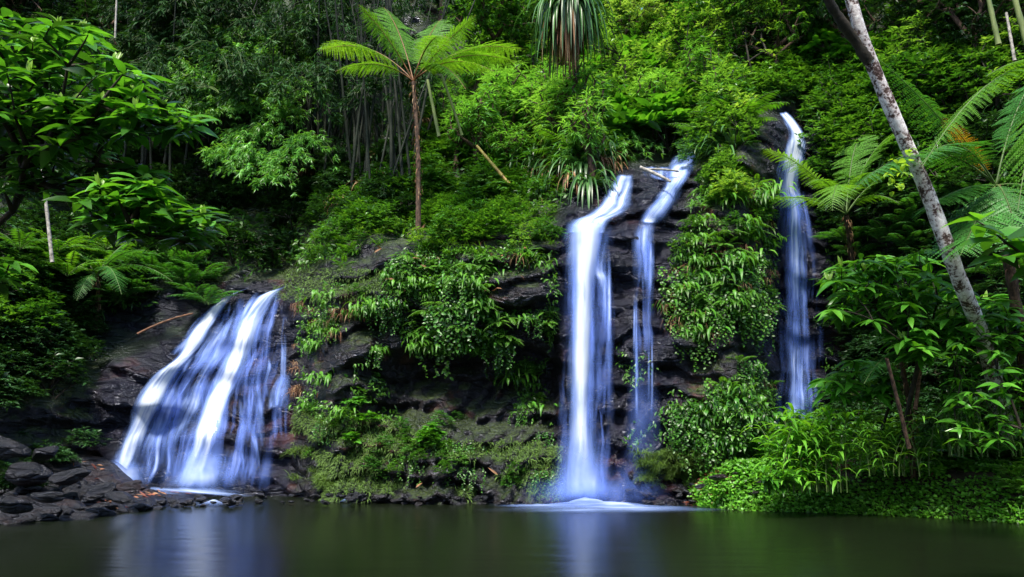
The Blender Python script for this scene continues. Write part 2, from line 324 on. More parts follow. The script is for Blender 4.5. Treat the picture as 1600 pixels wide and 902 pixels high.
def poolmat():
    m, nt, out = newmat('pool_water')
    g = nt.nodes.new('ShaderNodeNewGeometry'); mp = nt.nodes.new('ShaderNodeMapping'); mp.inputs['Scale'].default_value = (.35, 1.6, 1)
    nt.links.new(g.outputs['Position'], mp.inputs[0]); n = N_(nt, 'ShaderNodeTexNoise', i_Scale=1.3, i_Detail=4.0); nt.links.new(mp.outputs[0], n.inputs['Vector'])
    p = N_(nt, 'ShaderNodeBsdfPrincipled', i_Roughness=.24); p.inputs['Base Color'].default_value = (.006, .009, .004, 1); p.inputs['IOR'].default_value = 1.33; p.inputs['Specular IOR Level'].default_value = .36
    b = N_(nt, 'ShaderNodeBump', i_Strength=.25, i_Distance=.06); nt.links.new(n.outputs[0], b.inputs['Height']); nt.links.new(b.outputs[0], p.inputs['Normal'])
    nt.links.new(p.outputs[0], out.inputs[0]); return m
M['pool'] = poolmat()

# ------------------------------------------------------------------ terrain: cliff and hillside
GX = np.array([-700, -300, 0, 150, 300, 450, 520, 700, 860, 900, 970, 1040, 1150, 1200, 1240, 1300, 1400, 1500, 1600, 1900, 2300], float)
GY = np.array([-350, -120, 0, 130, 210, 270, 310, 345, 375, 460, 620, 700, 790, 850], float)
T = np.array([
#-700 -300   0    150   300   450   520   700   860   900   970  1040  1150  1200  1240  1300  1400  1500  1600  1900 2300
 [27,  30,  36,   38,   40,   41,   42,   46,   52,   54,   56,   56,   50,   44,   40,   36,   32,   30,   29,  26,  22],
 [24,  27,  31,   34,   36,   37,   37,   40,   44,   46,   47,   47,   42,   37,   34,   31,   28,   27,   26,  23,  20],
 [22,  25,  29,   32,   33,   34,   34,   36,   39,   40,   42,   42,   36,   32,   30,   28,   26,   25,   24,  21,  18],
 [20,  23,  27,   30,   31,   31,   31,   31,   31,   31,   31.5, 31,   27,   26.5, 27,   26,   24,   23,   22,  19,  17],
 [19,  22,  25.5, 29,   30,   30,   29,   28.5, 28,   27,   27,   26,   23,   23.8, 25,   24.6, 23,   22,   21,  18,  16],
 [18.5,21,  24.5, 28,   29,   29,   27.5, 26.6, 26,   24.6, 23.6, 23.4, 21.2, 22.6, 24.2, 24,   22.6, 21.6, 20.5,17.5,15.5],
 [18,  20.6,24,   27,   28.4, 28,   26,   25.3, 24.2, 23.0, 22.4, 22.6, 20.8, 22.2, 24,   23.8, 22.4, 21.4, 20.2,17.3,15.2],
 [17.8,20.3,23.5, 26.5, 27.8, 27.4, 24.6, 23.6, 22,   21.0, 21.2, 21.4, 20.5, 22,   23.9, 23.7, 22.3, 21.3, 20,  17.2,15],
 [17.6,20,  23,   26,   27,   26.6, 23.2, 21.6, 21.2, 21.2, 21.1, 21.2, 20.4, 22,   23.9, 23.6, 22.2, 21.2, 19.9,17.1,15],
 [17.2,19.5,22,   24.6, 25.4, 25.0, 22.2, 21.3, 21.1, 21.3, 21.1, 21.0, 20.2, 21.9, 23.8, 23.4, 22,   21,   19.7,17, 15],
 [16.8,18.6,20.2, 22.6, 24,   23.8, 21.7, 21.1, 20.9, 21.3, 21.1, 20.8, 20.1, 21.6, 23.4, 23,   21.6, 20.6, 19.4,16.8,15],
 [16.6,18.2,19.6, 22,   23.3, 23.4, 21.4, 21.0, 20.8, 21.2, 21.0, 20.8, 20.2, 21.4, 23,   22.6, 21.4, 20.4, 19.2,16.6,15],
 [16.2,17.6,19.2, 21.6, 22.7, 22.9, 21.1, 20.6, 20.5, 20.7, 20.7, 20.7, 20.3, 21.2, 22.6, 22.3, 21.2, 20.2, 19, 16.4,15],
 [16,  17.2,19,   21.4, 22.4, 22.6, 20.9, 20.4, 20.4, 20.5, 20.5, 20.5, 20.2, 21,   22.4, 22,   21,   20,   18.8,16.2,15]])
STEP = 4.0
px_ = np.arange(-700, 2301, STEP); py_ = np.arange(-350, 851, STEP)
tmp = np.array([np.interp(px_, GX, r) for r in T]); D0 = np.array([np.interp(py_, GY, tmp[:, i]) for i in range(len(px_))]).T
def blur(A, k):
    w_ = np.hanning(2*k+3)[1:-1]; w_ /= w_.sum()
    A = np.apply_along_axis(lambda r: np.convolve(np.pad(r, k, mode='edge'), w_, 'valid'), 1, A)
    return np.apply_along_axis(lambda r: np.convolve(np.pad(r, k, mode='edge'), w_, 'valid'), 0, A)
D0 = blur(D0, 4)
PX, PY = np.meshgrid(px_, py_)
P0 = at(PX, PY, D0)
def ss(x, a_, b_):
    t = np.clip((x-a_)/(b_-a_), 0, 1); return t*t*(3-2*t)
# how rocky: 1 on the cliff faces, 0 on the planted hillside
clifftop = np.interp(px_, [-700, 100, 180, 300, 350, 450, 500, 600, 700, 860, 930, 1000, 1060, 1150, 1200, 1280, 1400, 2300], [640, 640, 560, 520, 440, 430, 410, 375, 365, 345, 270, 258, 260, 215, 180, 190, 330, 360])
ROCK = ss(PY, clifftop[None]-14, clifftop[None]+14)
# strata ledges + blocks + broken columns leaning at the foot of the middle cliff
W1 = fbm(P0*.5, 3, 3)
zz = P0[..., 2]*1.35 + W1*1.6 + P0[..., 0]*.12
led = (zz - np.floor(zz)); ledge = (ss(led, 0, .25) - led)            # sawtooth ledges
blocks = np.round(fbm(P0*np.array([.9, .9, 1.7]), 3, 21)*5)/5
diag = np.abs(((P0[..., 0]*1.0 - P0[..., 2]*.75)*2.3 + fbm(P0*.8, 2, 9)*1.2) % 1 - .5)*2
dm = ss(PY, 560, 620)*ss(PX, 470, 540)*(1-ss(PX, 1020, 1090))
disp = ROCK*(-.42*ledge - .38*blocks - .25*fbm(P0*2.2, 4, 5)) - ROCK*dm*.22*diag - (1-ROCK)*(1.7*fbm(P0*.42, 4, 31)) + ROCK*.5*fbm(P0*.35, 2, 77)
und = ss(PX, 540, 640)*(1-ss(PX, 860, 885))*np.exp(-((PY-600)/85.)**2)*1.5
disp = disp + und*ROCK
left = ss(PX, 120, 200)*(1-ss(PX, 445, 480))*ROCK
disp = disp*(1-.35*left) + left*(-.35*(ss((P0[..., 2]*.9+.35*W1) % 1, 0, .35)-((P0[..., 2]*.9+.35*W1) % 1)))
DD = D0 + disp
# boulders bulging at the top of the falls
for (bx_, by_, rx_, ry_, h_) in [(1022, 300, 34, 36, .9), (1190, 225, 52, 42, 1.1), (1190, 300, 40, 30, .5), (560, 440, 60, 40, .4), (590, 545, 65, 28, .45), (820, 450, 60, 26, .35), (1050, 545, 38, 22, .5), (215, 600, 60, 55, .6), (1450, 560, 80, 60, .4)]:
    DD -= h_*np.exp(-(((PX-bx_)/rx_)**4 + ((PY-by_)/ry_)**4))
DDs = blur(DD, 5)
def _samp(A, px, py):
    fx = np.clip((np.asarray(px, float)+700)/STEP, 0, A.shape[1]-1.001); fy = np.clip((np.asarray(py, float)+350)/STEP, 0, A.shape[0]-1.001)
    i = fx.astype(int); j = fy.astype(int); u = fx-i; v = fy-j
    return A[j, i]*(1-u)*(1-v)+A[j, i+1]*u*(1-v)+A[j+1, i]*(1-u)*v+A[j+1, i+1]*u*v
def surf(px, py, off=0.0, smooth=False):
    return at(px, py, _samp(DDs if smooth else DD, px, py)-off)
PT = at(PX, PY, DD)
dxv = np.gradient(PT, axis=1); dyv = np.gradient(PT, axis=0); NRM = unit(np.cross(dxv, dyv)); NRM = np.where(NRM[..., 1:2] > 0, -NRM, NRM)
def nrm(px, py):
    j = np.clip(((np.asarray(py)+350)/STEP).astype(int), 0, NRM.shape[0]-1); i = np.clip(((np.asarray(px)+700)/STEP).astype(int), 0, NRM.shape[1]-1); return NRM[j, i]
crest = np.interp(px_, [-700, 660, 740, 800, 1000, 1190, 1230, 1330, 2300], [-350, -350, -60, 6, 20, 20, -40, -350, -350])
mb = MB(); h_, w__ = PX.shape
idx = np.arange(h_*w__).reshape(h_, w__)
Q = np.stack([idx[:-1, :-1], idx[1:, :-1], idx[1:, 1:], idx[:-1, 1:]], -1)
keep = (PY[:-1, :-1] > crest[None, :-1])
mb.add(PT.reshape(-1, 3), Q[keep])
me = mb.mesh('cliff', M['rock'])
at_ = me.attributes.new('soil', 'FLOAT', 'POINT')
WET_BLUE = np.zeros_like(PX)  # wet rock round the falls; also masks the painted blue of the sky
for (x0, x1, y0, y1) in ((150, 460, 440, 790), (868, 1070, 250, 800), (1200, 1310, 170, 740)):
    WET_BLUE = np.maximum(WET_BLUE, ss(PX, x0-18, x0+18)*(1-ss(PX, x1-18, x1+18))*ss(PY, y0-10, y0+10)*(1-ss(PY, y1, y1+20)))
if len(me.vertices) == h_*w__:
    at2 = me.attributes.new('wet', 'FLOAT', 'POINT'); at2.data.foreach_set('value', WET_BLUE.ravel().astype(np.float32)); at_ = me.attributes['soil']
    at_.data.foreach_set('value', (1-ROCK).ravel().astype(np.float32))
cl = link('hillside_terrain', me); cl['kind'] = 'structure'

# unseen slope added behind the camera to keep low sky light off the cliff
mb = MB(); nA, nZ = 60, 16; an = np.linspace(math.radians(100), math.radians(260), nA)[:, None]; zz_ = np.linspace(0, 1, nZ)[None]
rr = 24+9*zz_+0*an; V = np.stack([rr*np.sin(an), rr*np.cos(an), -1+20*zz_+0*an], -1); V += 1.2*fbm(V*.25, 4, 13)[..., None]*np.array([1, 1, .6]); ii = np.arange(nA*nZ).reshape(nA, nZ)
mb.add(V.reshape(-1, 3), np.stack([ii[:-1, :-1], ii[1:, :-1], ii[1:, 1:], ii[:-1, 1:]], -1).reshape(-1, 4))
oh = link('sky_block_slope', mb.mesh('sky_block_slope', plainmat('sky_block_green', (.01, .03, .008), (.04, .09, .02), 1.5, .9, .8))); oh['kind'] = 'structure'

# water and bed
def struct(name, mb, mat, smooth=True):
    o = link(name, mb.mesh(name, mat, smooth)); o['kind'] = 'structure'; return o
mb = MB(); mb.add([(-120, -60, 0), (120, -60, 0), (120, 60, 0), (-120, 60, 0)], [[0, 1, 2, 3]]); struct('pool_water', mb, M['pool'], False)
mb = MB(); mb.add([(-300, -300, -2), (300, -300, -2), (300, 300, -2), (-300, 300, -2)], [[0, 1, 2, 3]]); struct('ground', mb, M['soil'], False)

def ridge(name, path, width, heightf, mat, nx=140, ny=40):
    """bank: path of (x, y) along the shore, extending 'width' m away from the water; heightf(s, t) metres"""
    path = smoothpath(np.array([(p[0], p[1], 0) for p in path]), nx); V = np.zeros((nx, ny, 3))
    for j in range(ny):
        t = j/(ny-1); V[:, j, 0] = path[:, 0]; V[:, j, 1] = path[:, 1] - .3 + t*width
        V[:, j, 2] = heightf(np.linspace(0, 1, nx), t)
    V[..., 2] += .10*fbm(V*1.7, 4, 51)*(1 if True else 0); V[..., 1] += .15*fbm(V*1.2+5, 3, 52)
    ii = np.arange(nx*ny).reshape(nx, ny); Q = np.stack([ii[:-1, :-1], ii[1:, :-1], ii[1:, 1:], ii[:-1, 1:]], -1)
    mb = MB(); mb.add(V.reshape(-1, 3), Q.reshape(-1, 4)); struct(name, mb, mat); return V
def shoreY(row): return float(-CAM_H/ray(800, row)[1])
def shp(px, row): Y = shoreY(row); return (float(ray(px, row)[0]*Y), Y)
rb = ridge('right_bank', [shp(1075, 789), shp(1140, 795), shp(1250, 799), shp(1400, 805), shp(1600, 818), (11.8, 13.6), (17, 10), (22, 6)], 9,
      lambda s, t: -.35 + (ss(np.full_like(s, t), 0, .10))*(.45+.85*ss(s, 0, .2)) + 1.1*ss(np.full_like(s, t), .12, .9)*ss(s, .05, .3), M['soil'])
lb = ridge('left_bank', [(-24, 8), (-17, 12), (-12, 14.2), shp(0, 822), shp(120, 815), shp(230, 800), shp(300, 792), shp(420, 789), shp(560, 789)], 7,
      lambda s, t: -.25 + ss(np.full_like(s, t), 0, .5)*(.45-.17*ss(s, .46, .58)-.1*ss(s, .6, .7)) + 1.0*ss(np.full_like(s, t), .6, 1)*(1-ss(s, .28, .40)), M['boulder'])

# ------------------------------------------------------------------ waterfalls
def ribbon(stations, n=90, m=26, off=.12, bulge=.12, seed=0, rough=.05):
    """stations: ((xl, yl), (xr, yr), Y or None) in picture coordinates on the rock face"""
    k = len(stations)
    A = np.array([[*s[0], *s[1]] for s in stations], float)
    path = smoothpath(np.c_[A[:, :3]], n); last = smoothpath(np.c_[A[:, 3], np.zeros(k), np.zeros(k)], n)[:, 0]
    Ys = None
    if stations[0][2] is not None: Ys = np.interp(np.linspace(0, k-1, n), range(k), [s[2] for s in stations])
    u = np.linspace(0, 1, m)
    X = path[:, 0:1]*(1-u)+path[:, 2:3]*u; Yp = path[:, 1:2]*(1-u)+last[:, None]*u
    dep = (np.repeat(Ys[:, None], m, 1) if Ys is not None else _samp(DDs, X, Yp)) - off - bulge*np.sin(np.pi*u)[None]
    V = at(X, Yp, dep)
    V[..., 1] += rough*fbm(np.stack([V[..., 0]*4, V[..., 1]*0+seed, V[..., 2]*.6], -1), 3, seed+60)
    w_ = np.linalg.norm(V[:, -1]-V[:, 0], axis=1); ln = np.r_[0, np.cumsum(np.linalg.norm(np.diff(V[:, m//2], axis=0), axis=1))]
    ii = np.arange(n*m).reshape(n, m); Q = np.stack([ii[:-1, :-1], ii[1:, :-1], ii[1:, 1:], ii[:-1, 1:]], -1).reshape(-1, 4)
    U1 = np.stack([(u[None]-.5)*w_[:, None]+seed*5, np.repeat(ln[:, None], m, 1)], -1).reshape(-1, 2)
    U2 = np.stack([np.repeat(u[None], n, 0), np.repeat(np.linspace(0, 1, n)[:, None], m, 1)], -1).reshape(-1, 2)
    return V.reshape(-1, 3), Q, U1, U2
def waterpart(name, root, mat, *args, **kw):
    V, Q, U1, U2 = ribbon(*args, **kw); off = np.array(root.location)
    mb = MB(); mb.add(V-off, Q); me = mb.mesh(name, mat)
    li = np.empty(len(me.loops), np.int32); me.loops.foreach_get('vertex_index', li)
    for nm, U in (('metres', U1), ('span', U2)):
        l = me.uv_layers.new(name=nm); l.data.foreach_set('uv', U[li].astype(np.float32).ravel())
    return link(name, me, root)
def S(*a_): return [((x0, y0), (x1, y1), (Y[0] if Y else None)) for (x0, y0, x1, y1, *Y) in a_]

wf = thing('cascade', 'wide white cascade fanning down the dark rock slope at the left of the pool', 'waterfall', surf(300, 765))
waterpart('stream', wf, M['fall_core'], S((352, 462, 402, 444), (322, 486, 366, 462), (288, 530, 338, 505), (272, 560, 318, 540), (232, 590, 290, 575), (208, 630, 262, 622), (196, 670, 240, 665), (172, 712, 225, 712), (150, 752, 215, 755)), off=.2, seed=1)
waterpart('stream', wf, M['fall_core'], S((418, 456, 452, 444), (392, 470, 432, 462), (366, 500, 412, 500), (350, 540, 398, 545), (338, 585, 378, 590), (318, 622, 362, 626), (300, 665, 350, 672), (286, 715, 338, 722), (240, 769, 335, 771)), off=.2, seed=2)
waterpart('veil', wf, M['fall_fade'], S((325, 480, 420, 462), (295, 530, 380, 520), (245, 585, 360, 585), (212, 635, 345, 640), (180, 700, 330, 705), (150, 754, 335, 768)), off=.1, seed=3, m=40)
waterpart('veil', wf, M['fall_veil'], S((330, 470, 450, 448), (290, 540, 452, 530), (220, 600, 455, 600), (190, 680, 458, 690), (150, 754, 460, 770)), off=.14, seed=4, m=60)
waterpart('veil', wf, M['fall_veil'], S((398, 466, 446, 452), (378, 530, 430, 530), (372, 600, 420, 600), (365, 680, 410, 690), (330, 768, 430, 770)), off=.2, seed=14)
waterpart('foam', wf, M['fall_foam'], S((170, 757, 345, 762, 22.2), (160, 764, 400, 768, 21.8), (230, 776, 470, 776, 21.3)), n=14, m=60, off=0, bulge=.1, seed=5)

EL = np.array([(352, 462), (322, 486), (288, 530), (262, 565), (232, 595), (205, 640), (180, 700), (152, 752)], float)
ER = np.array([(444, 446), (430, 480), (422, 530), (418, 570), (416, 610), (420, 655), (426, 710), (430, 769)], float)
for k in range(18):
    u0 = random.random(); u1 = min(1, max(0, u0+random.uniform(-.05, .07))); a0 = random.uniform(0, 5.4); a1 = min(7, a0+random.uniform(1.6, 4.0)); st = []
    for f in (0, .33, .66, 1):
        q = a0+(a1-a0)*f; i0 = min(int(q), 6); g_ = q-i0; e_l = EL[i0]*(1-g_)+EL[i0+1]*g_; e_r = ER[i0]*(1-g_)+ER[i0+1]*g_
        c = e_l*(1-(u0+(u1-u0)*f))+e_r*(u0+(u1-u0)*f)+R.normal(0, 2.0, 2); hw = random.uniform(2.5, 6)+f*random.uniform(1, 6); st.append((c[0]-hw, c[1], c[0]+hw, c[1]))
    waterpart('strand', wf, M['fall_fade'], S(*st), off=random.uniform(.12, .3), seed=140+k, n=40, m=8, bulge=.04)
waterpart('spray', wf, M['fall_mist'], S((150, 715, 250, 715), (140, 740, 250, 740), (140, 768, 250, 768)), off=.4, seed=70, n=20)
waterpart('spray', wf, M['fall_mist'], S((255, 690, 370, 690), (240, 730, 380, 730), (225, 776, 400, 776)), off=.45, seed=71, n=20)
wf = thing('waterfall', 'thin rivulet splashing on a ledge at the right edge of the left cascade', 'waterfall', surf(440, 640))
waterpart('stream', wf, M['fall_mid'], S((440, 490, 452, 490), (438, 540, 450, 540), (436, 590, 450, 590), (428, 604, 450, 604)), off=.3, seed=6, m=8)
waterpart('splash', wf, M['fall_mist'], S((432, 580, 456, 580), (424, 602, 456, 602), (414, 636, 456, 638)), off=.32, seed=7, m=14, n=30)
waterpart('splash', wf, M['fall_mid'], S((438, 588, 452, 588), (424, 606, 450, 604), (416, 640, 446, 640)), off=.36, seed=72, m=14, n=30)
waterpart('veil', wf, M['fall_veil'], S((420, 620, 455, 620), (420, 650, 452, 650), (422, 690, 450, 690)), off=.3, seed=8, m=14, n=30)

wf = thing('waterfall', 'tall bright white waterfall plunging from a ledge into the middle of the pool', 'waterfall', at(915, 787, 20.2))
waterpart('chute', wf, M['fall_core'], S((964, 272, 991, 272, 22.7), (954, 290, 992, 290, 22.3), (944, 306, 992, 306, 21.9), (932, 322, 990, 320, 21.5), (912, 336, 978, 333, 21.15), (890, 344, 962, 342, 20.95), (882, 352, 954, 352, 20.8), (880, 366, 950, 366, 20.65)), off=.1, seed=9, n=70, m=36)
waterpart('plunge', wf, M['fall_solid'], S((880, 345, 956, 345, 20.75), (880, 380, 948, 378, 20.6), (884, 440, 936, 440, 20.5), (886, 520, 932, 520, 20.4), (885, 620, 932, 620, 20.35), (882, 700, 936, 700, 20.3), (874, 783, 940, 783, 20.2)), off=0, bulge=.3, seed=10, n=140, m=40)
waterpart('plunge', wf, M['fall_mid'], S((878, 348, 962, 348, 20.9), (878, 400, 950, 400, 20.8), (882, 520, 940, 520, 20.7), (878, 700, 944, 700, 20.6), (866, 784, 956, 784, 20.4)), off=0, bulge=.2, seed=11, n=140, m=40)
waterpart('side_spill', wf, M['fall_fade'], S((925, 350, 962, 345, 20.75), (920, 385, 954, 380, 20.7), (920, 425, 950, 420, 20.6), (930, 450, 956, 445, 20.55), (934, 540, 960, 540, 20.55)), off=.05, seed=12, n=50)
waterpart('veil', wf, M['fall_veil'], S((922, 430, 960, 430, 20.6), (930, 480, 962, 480, 20.6), (928, 560, 960, 560, 20.6), (926, 650, 960, 650, 20.5), (920, 780, 965, 780, 20.4)), off=.02, seed=13, n=60)
for k in range(9):
    x = random.uniform(884, 958); y0 = random.uniform(355, 420); y1 = random.uniform(470, 760); st = [(x-4, y0, x+4, y0, 20.8), (x-5+R.normal(0, 1), (y0+y1)/2, x+5, (y0+y1)/2, 20.65), (x-8, y1, x+8, y1, 20.5)]
    waterpart('strand', wf, M['fall_fade'], S(*st), off=.3, seed=80+k, n=50, m=8, bulge=.04)
waterpart('plunge', wf, M['fall_veil'], S((868, 350, 968, 350, 20.7), (868, 420, 962, 420, 20.6), (872, 560, 960, 560, 20.4), (862, 700, 964, 700, 20.2), (850, 786, 975, 786, 20.1)), off=.1, seed=76, n=140, m=30)
waterpart('spray', wf, M['fall_mist'], S((870, 670, 948, 670, 20.1), (856, 745, 965, 745, 20.0), (835, 790, 990, 790, 19.9)), off=0, seed=74, n=24, m=40)
waterpart('spray', wf, M['fall_haze'], S((815, 742, 1020, 742, 19.6), (805, 765, 1050, 765, 19.5), (800, 796, 1066, 796, 19.4)), off=0, seed=78, n=24, m=40)
waterpart('spray', wf, M['fall_haze'], S((950, 700, 1040, 730, 20.3), (940, 760, 1050, 760, 20.2), (930, 790, 1060, 790, 20.1)), off=0, seed=75, n=24, m=40)
wf2 = thing('waterfall', 'narrow twisting waterfall right of the tall middle one, coming round the brown boulder', 'waterfall', surf(1008, 470))
waterpart('chute', wf2, M['fall_core'], S((1064, 246, 1094, 236), (1046, 262, 1084, 258), (1040, 278, 1076, 276), (1032, 296, 1066, 296), (1018, 314, 1054, 316), (1004, 330, 1040, 334), (994, 348, 1030, 352)), off=.3, seed=20, n=80)
waterpart('chute', wf2, M['fall_mid'], S((1050, 240, 1100, 232), (1040, 268, 1086, 264), (1024, 300, 1070, 300), (990, 346, 1034, 352)), off=.36, seed=24, n=80)
waterpart('thread', wf2, M['fall_mid'], S((1000, 260, 1052, 260), (1002, 268, 1050, 274), (1006, 276, 1050, 286)), off=.25, seed=25, n=14, m=20)
waterpart('fall', wf2, M['fall_fade'], S((994, 338, 1030, 340, 21.1), (988, 366, 1028, 366, 20.9), (986, 410, 1026, 410, 20.75), (990, 520, 1022, 520, 20.7)), off=.1, seed=22, n=70)
for k in range(9):
    x = random.uniform(990, 1024); y0 = random.uniform(340, 380); y1 = random.uniform(420, 500)
    waterpart('strand', wf2, M['fall_fade'], S((x-3, y0, x+3, y0, 20.85), (x-4, (y0+y1)/2, x+4, (y0+y1)/2, 20.7), (x-5, y1, x+5, y1, 20.65)), off=.2, seed=90+k, n=40, m=6, bulge=.03)
for k in range(6):
    x = random.uniform(988, 1034); y0 = random.uniform(430, 520); y1 = random.uniform(560, 680)
    waterpart('strand', wf2, M['fall_fade'], S((x-2, y0, x+2, y0, 20.8), (x-3, (y0+y1)/2, x+3, (y0+y1)/2, 20.7), (x-4, y1, x+4, y1, 20.6)), off=.25, seed=190+k, n=50, m=6, bulge=.03)
waterpart('veil', wf2, M['fall_haze'], S((985, 480, 1030, 480, 20.6), (980, 580, 1034, 580, 20.5), (970, 690, 1040, 690, 20.4), (955, 800, 1052, 800, 20.2)), off=.05, seed=77, n=60)
waterpart('veil', wf2, M['fall_veil'], S((988, 370, 1028, 370, 20.7), (990, 440, 1026, 440, 20.6), (984, 560, 1034, 560, 20.6)), off=.05, seed=23, n=90)
wf3 = thing('waterfall', 'bluish shaded waterfall dropping down the recess behind the right-hand ferns', 'waterfall', surf(1245, 690))
waterpart('chute', wf3, M['fall_core'], S((1216, 176, 1230, 174), (1226, 194, 1246, 190), (1232, 212, 1258, 208), (1222, 236, 1262, 232), (1214, 262, 1258, 260), (1214, 292, 1252, 292), (1218, 318, 1262, 318)), off=.25, seed=30, n=70)
waterpart('fall', wf3, M['fall_mid'], S((1214, 290, 1262, 290), (1218, 340, 1262, 340), (1222, 440, 1262, 440), (1226, 540, 1264, 540), (1222, 640, 1270, 640), (1218, 720, 1272, 720)), off=.5, seed=31, n=120)
waterpart('fall', wf3, M['fall_mid'], S((1224, 300, 1250, 300), (1228, 400, 1254, 400), (1230, 560, 1258, 560), (1228, 660, 1262, 660), (1222, 720, 1266, 720)), off=.6, seed=33, n=120)
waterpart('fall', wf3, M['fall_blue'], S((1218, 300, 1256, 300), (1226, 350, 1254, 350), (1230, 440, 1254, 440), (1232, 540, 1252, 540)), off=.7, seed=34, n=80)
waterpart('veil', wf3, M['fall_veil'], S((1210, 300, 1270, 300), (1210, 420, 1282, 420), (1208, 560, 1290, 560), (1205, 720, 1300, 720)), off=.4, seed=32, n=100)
# foam where the tall fall lands
def foam(x0, x1, y0, y1, z, seed):
    n, m = 16, 70; V = np.zeros((n, m, 3)); u = np.linspace(0, 1, m); v = np.linspace(0, 1, n)
    V[..., 0] = x0+(x1-x0)*u[None]; V[..., 1] = y0+(y1-y0)*v[:, None]; V[..., 2] = .01+z*np.sin(np.pi*v)[:, None]*np.sin(np.pi*u)[None]**2*(1+.5*fbm(V*3, 2, seed))
    return V
p_ = thing('foam_patch', 'white foam spreading on the pool where the tall waterfall lands', 'foam', at(930, 787, 20.1))
def foamset(root, xc, yc, w_, d_, z, seed, mat='fall_foam'):
    V = foam(xc-w_/2, xc+w_/2, yc-d_/2, yc+d_/2, z, seed)-np.array(root.location); n, m = V.shape[:2]
    ii = np.arange(n*m).reshape(n, m); Q = np.stack([ii[:-1, :-1], ii[:-1, 1:], ii[1:, 1:], ii[1:, :-1]], -1).reshape(-1, 4)
    mb = MB(); mb.add(V.reshape(-1, 3), Q); me = mb.mesh('foam', M[mat]); li = np.empty(len(me.loops), np.int32); me.loops.foreach_get('vertex_index', li)
    v, u = np.meshgrid(np.linspace(0, 1, n), np.linspace(0, 1, m), indexing='ij')
    for nm, U in (('metres', np.stack([v*d_, u*w_], -1)), ('span', np.stack([v, u], -1))):
        l = me.uv_layers.new(name=nm); l.data.foreach_set('uv', U.reshape(-1, 2)[li].astype(np.float32).ravel())
    return link('foam', me, root)
foamset(p_, 2.2, 19.5, 6.2, 3.0, .03, 1); foamset(p_, 2.0, 19.8, 3.8, 1.6, .09, 2); foamset(p_, 1.8, 19.9, 2.4, 1.2, .16, 4)
for (x, y, w_, d_, lab) in [(330, 791, .8, .8, 'small white rapid between the shore rocks below the left cascade'), (540, 786, .5, .5, 'tiny white trickle between shore rocks left of the middle cliff')]:
    X, Y = shp(x, y); q_ = thing('rapid', lab, 'rapids', (X, Y, 0)); foamset(q_, X, Y+.1, w_, d_, .12, 3)

# ------------------------------------------------------------------ plants
def frond(mbL, mbS, base, tip, arch, npin=26, plen=.3, fine=True, side=None, droop=.25, bare=.12, stalk=.014, sparse=1.0, hang=.35, leafw=.32):
    """a fern frond from base to tip: bezier rachis, rows of pinnae, each with small pinnules"""
    base, tip = np.array(base, float), np.array(tip, float); L = np.linalg.norm(tip-base)
    mid = (base+tip)/2 + np.array([0, 0, arch])*L - (tip-base)*.05
    C = bez(base, mid, tip, 40); Tn = unit(np.gradient(C, axis=0))
    if mbS is not None: tube(mbS, C[::3], np.linspace(stalk, stalk*.25, len(C[::3])), 5)
    sv = np.cross(tip-base, [0, 0, 1.]) if side is None else np.array(side, float); sv = unit(sv)
    if np.linalg.norm(sv) < .5: sv = np.array([1., 0, 0])
    t = np.linspace(bare, .985, npin); k = t*39; i0 = k.astype(int); f = (k-i0)[:, None]; i1 = np.minimum(i0+1, 39)
    Pp = C[i0]*(1-f)+C[i1]*f; Tt = unit(Tn[i0]*(1-f)+Tn[i1]*f)
    s = (t-bare)/(1-bare); prof = np.clip(np.sin(np.pi*np.clip(s*.88+.12, 0, 1))**.7, .04, 1)*plen*L
    for sg in (-1, 1):
        nn = len(Pp); jit = R.normal(0, .07, (nn, 3))
        Dd = unit(sv*sg + Tt*(.35+.35*s)[:, None] + jit + np.array([0, 0, -hang*.4])); ln = prof*(1+R.normal(0, .06, nn))
        Nn = unit(np.cross(Dd, Tt)); Nn = np.where(Nn[:, 2:3] < 0, -Nn, Nn)
        if not fine:
            leaves(mbL, Pp, Dd, Nn, ln, np.maximum(ln*leafw*.75, .02), 'lance' if plen*L > .25 else 'low', hang*.6, .2); continue
        for j in range(nn):
            q = max(4, int(ln[j]/(.038 if L > 1.2 else .03)))
            q = min(q, 16); tt = np.linspace(.04, .96, q); cp = Pp[j]+Dd[j]*(ln[j]*tt)[:, None]+np.array([0, 0, -1.])*(hang*.55*ln[j]*tt**2)[:, None]
            pl = ln[j]*leafw*.6*(1-tt*.8)
            for s2 in (-1, 1):
                d2 = unit(Tt[j]*s2+Dd[j]*.45+R.normal(0, .08, (q, 3)))
                leaves(mbL, cp, d2, Nn[j], pl, np.full(q, ln[j]/q*1.05), 'low', .15, .15)
def grow(mbS, pts, root, r0=.05, r1=.006, curve=.15, seg=5):
    """branch skeleton that reaches every point from the root"""
    root = np.array(root, float); pts = np.array(pts, float); o = np.argsort(np.linalg.norm(pts-root, axis=1)); pts = pts[o]
    nodes = [root]; par = [-1]; dist = [0.]
    for p in pts:
        A = np.array(nodes); d = np.linalg.norm(A-p, axis=1); c = d*1.0 + np.array(dist)*.35; k = int(np.argmin(c))
        nodes.append(p); par.append(k); dist.append(dist[k]+d[k])
    cnt = np.ones(len(nodes))
    for i in range(len(nodes)-1, 0, -1): cnt[par[i]] += cnt[i]
    for i in range(1, len(nodes)):
        a_, b_ = nodes[par[i]], nodes[i]; ra = min(r0, r1*cnt[par[i]]**.5*1.3 if par[i] else r0); rb_ = min(ra, r1*cnt[i]**.5)
        m_ = (a_+b_)/2+R.normal(0, curve*.3, 3)*np.linalg.norm(b_-a_)+np.array([0, 0, .06])*np.linalg.norm(b_-a_)
        tube(mbS, bez(a_, m_, b_, 5), np.linspace(max(ra, rb_), rb_, 5), seg)
    return np.array([nodes[par[i]] for i in range(1, len(nodes))]), pts
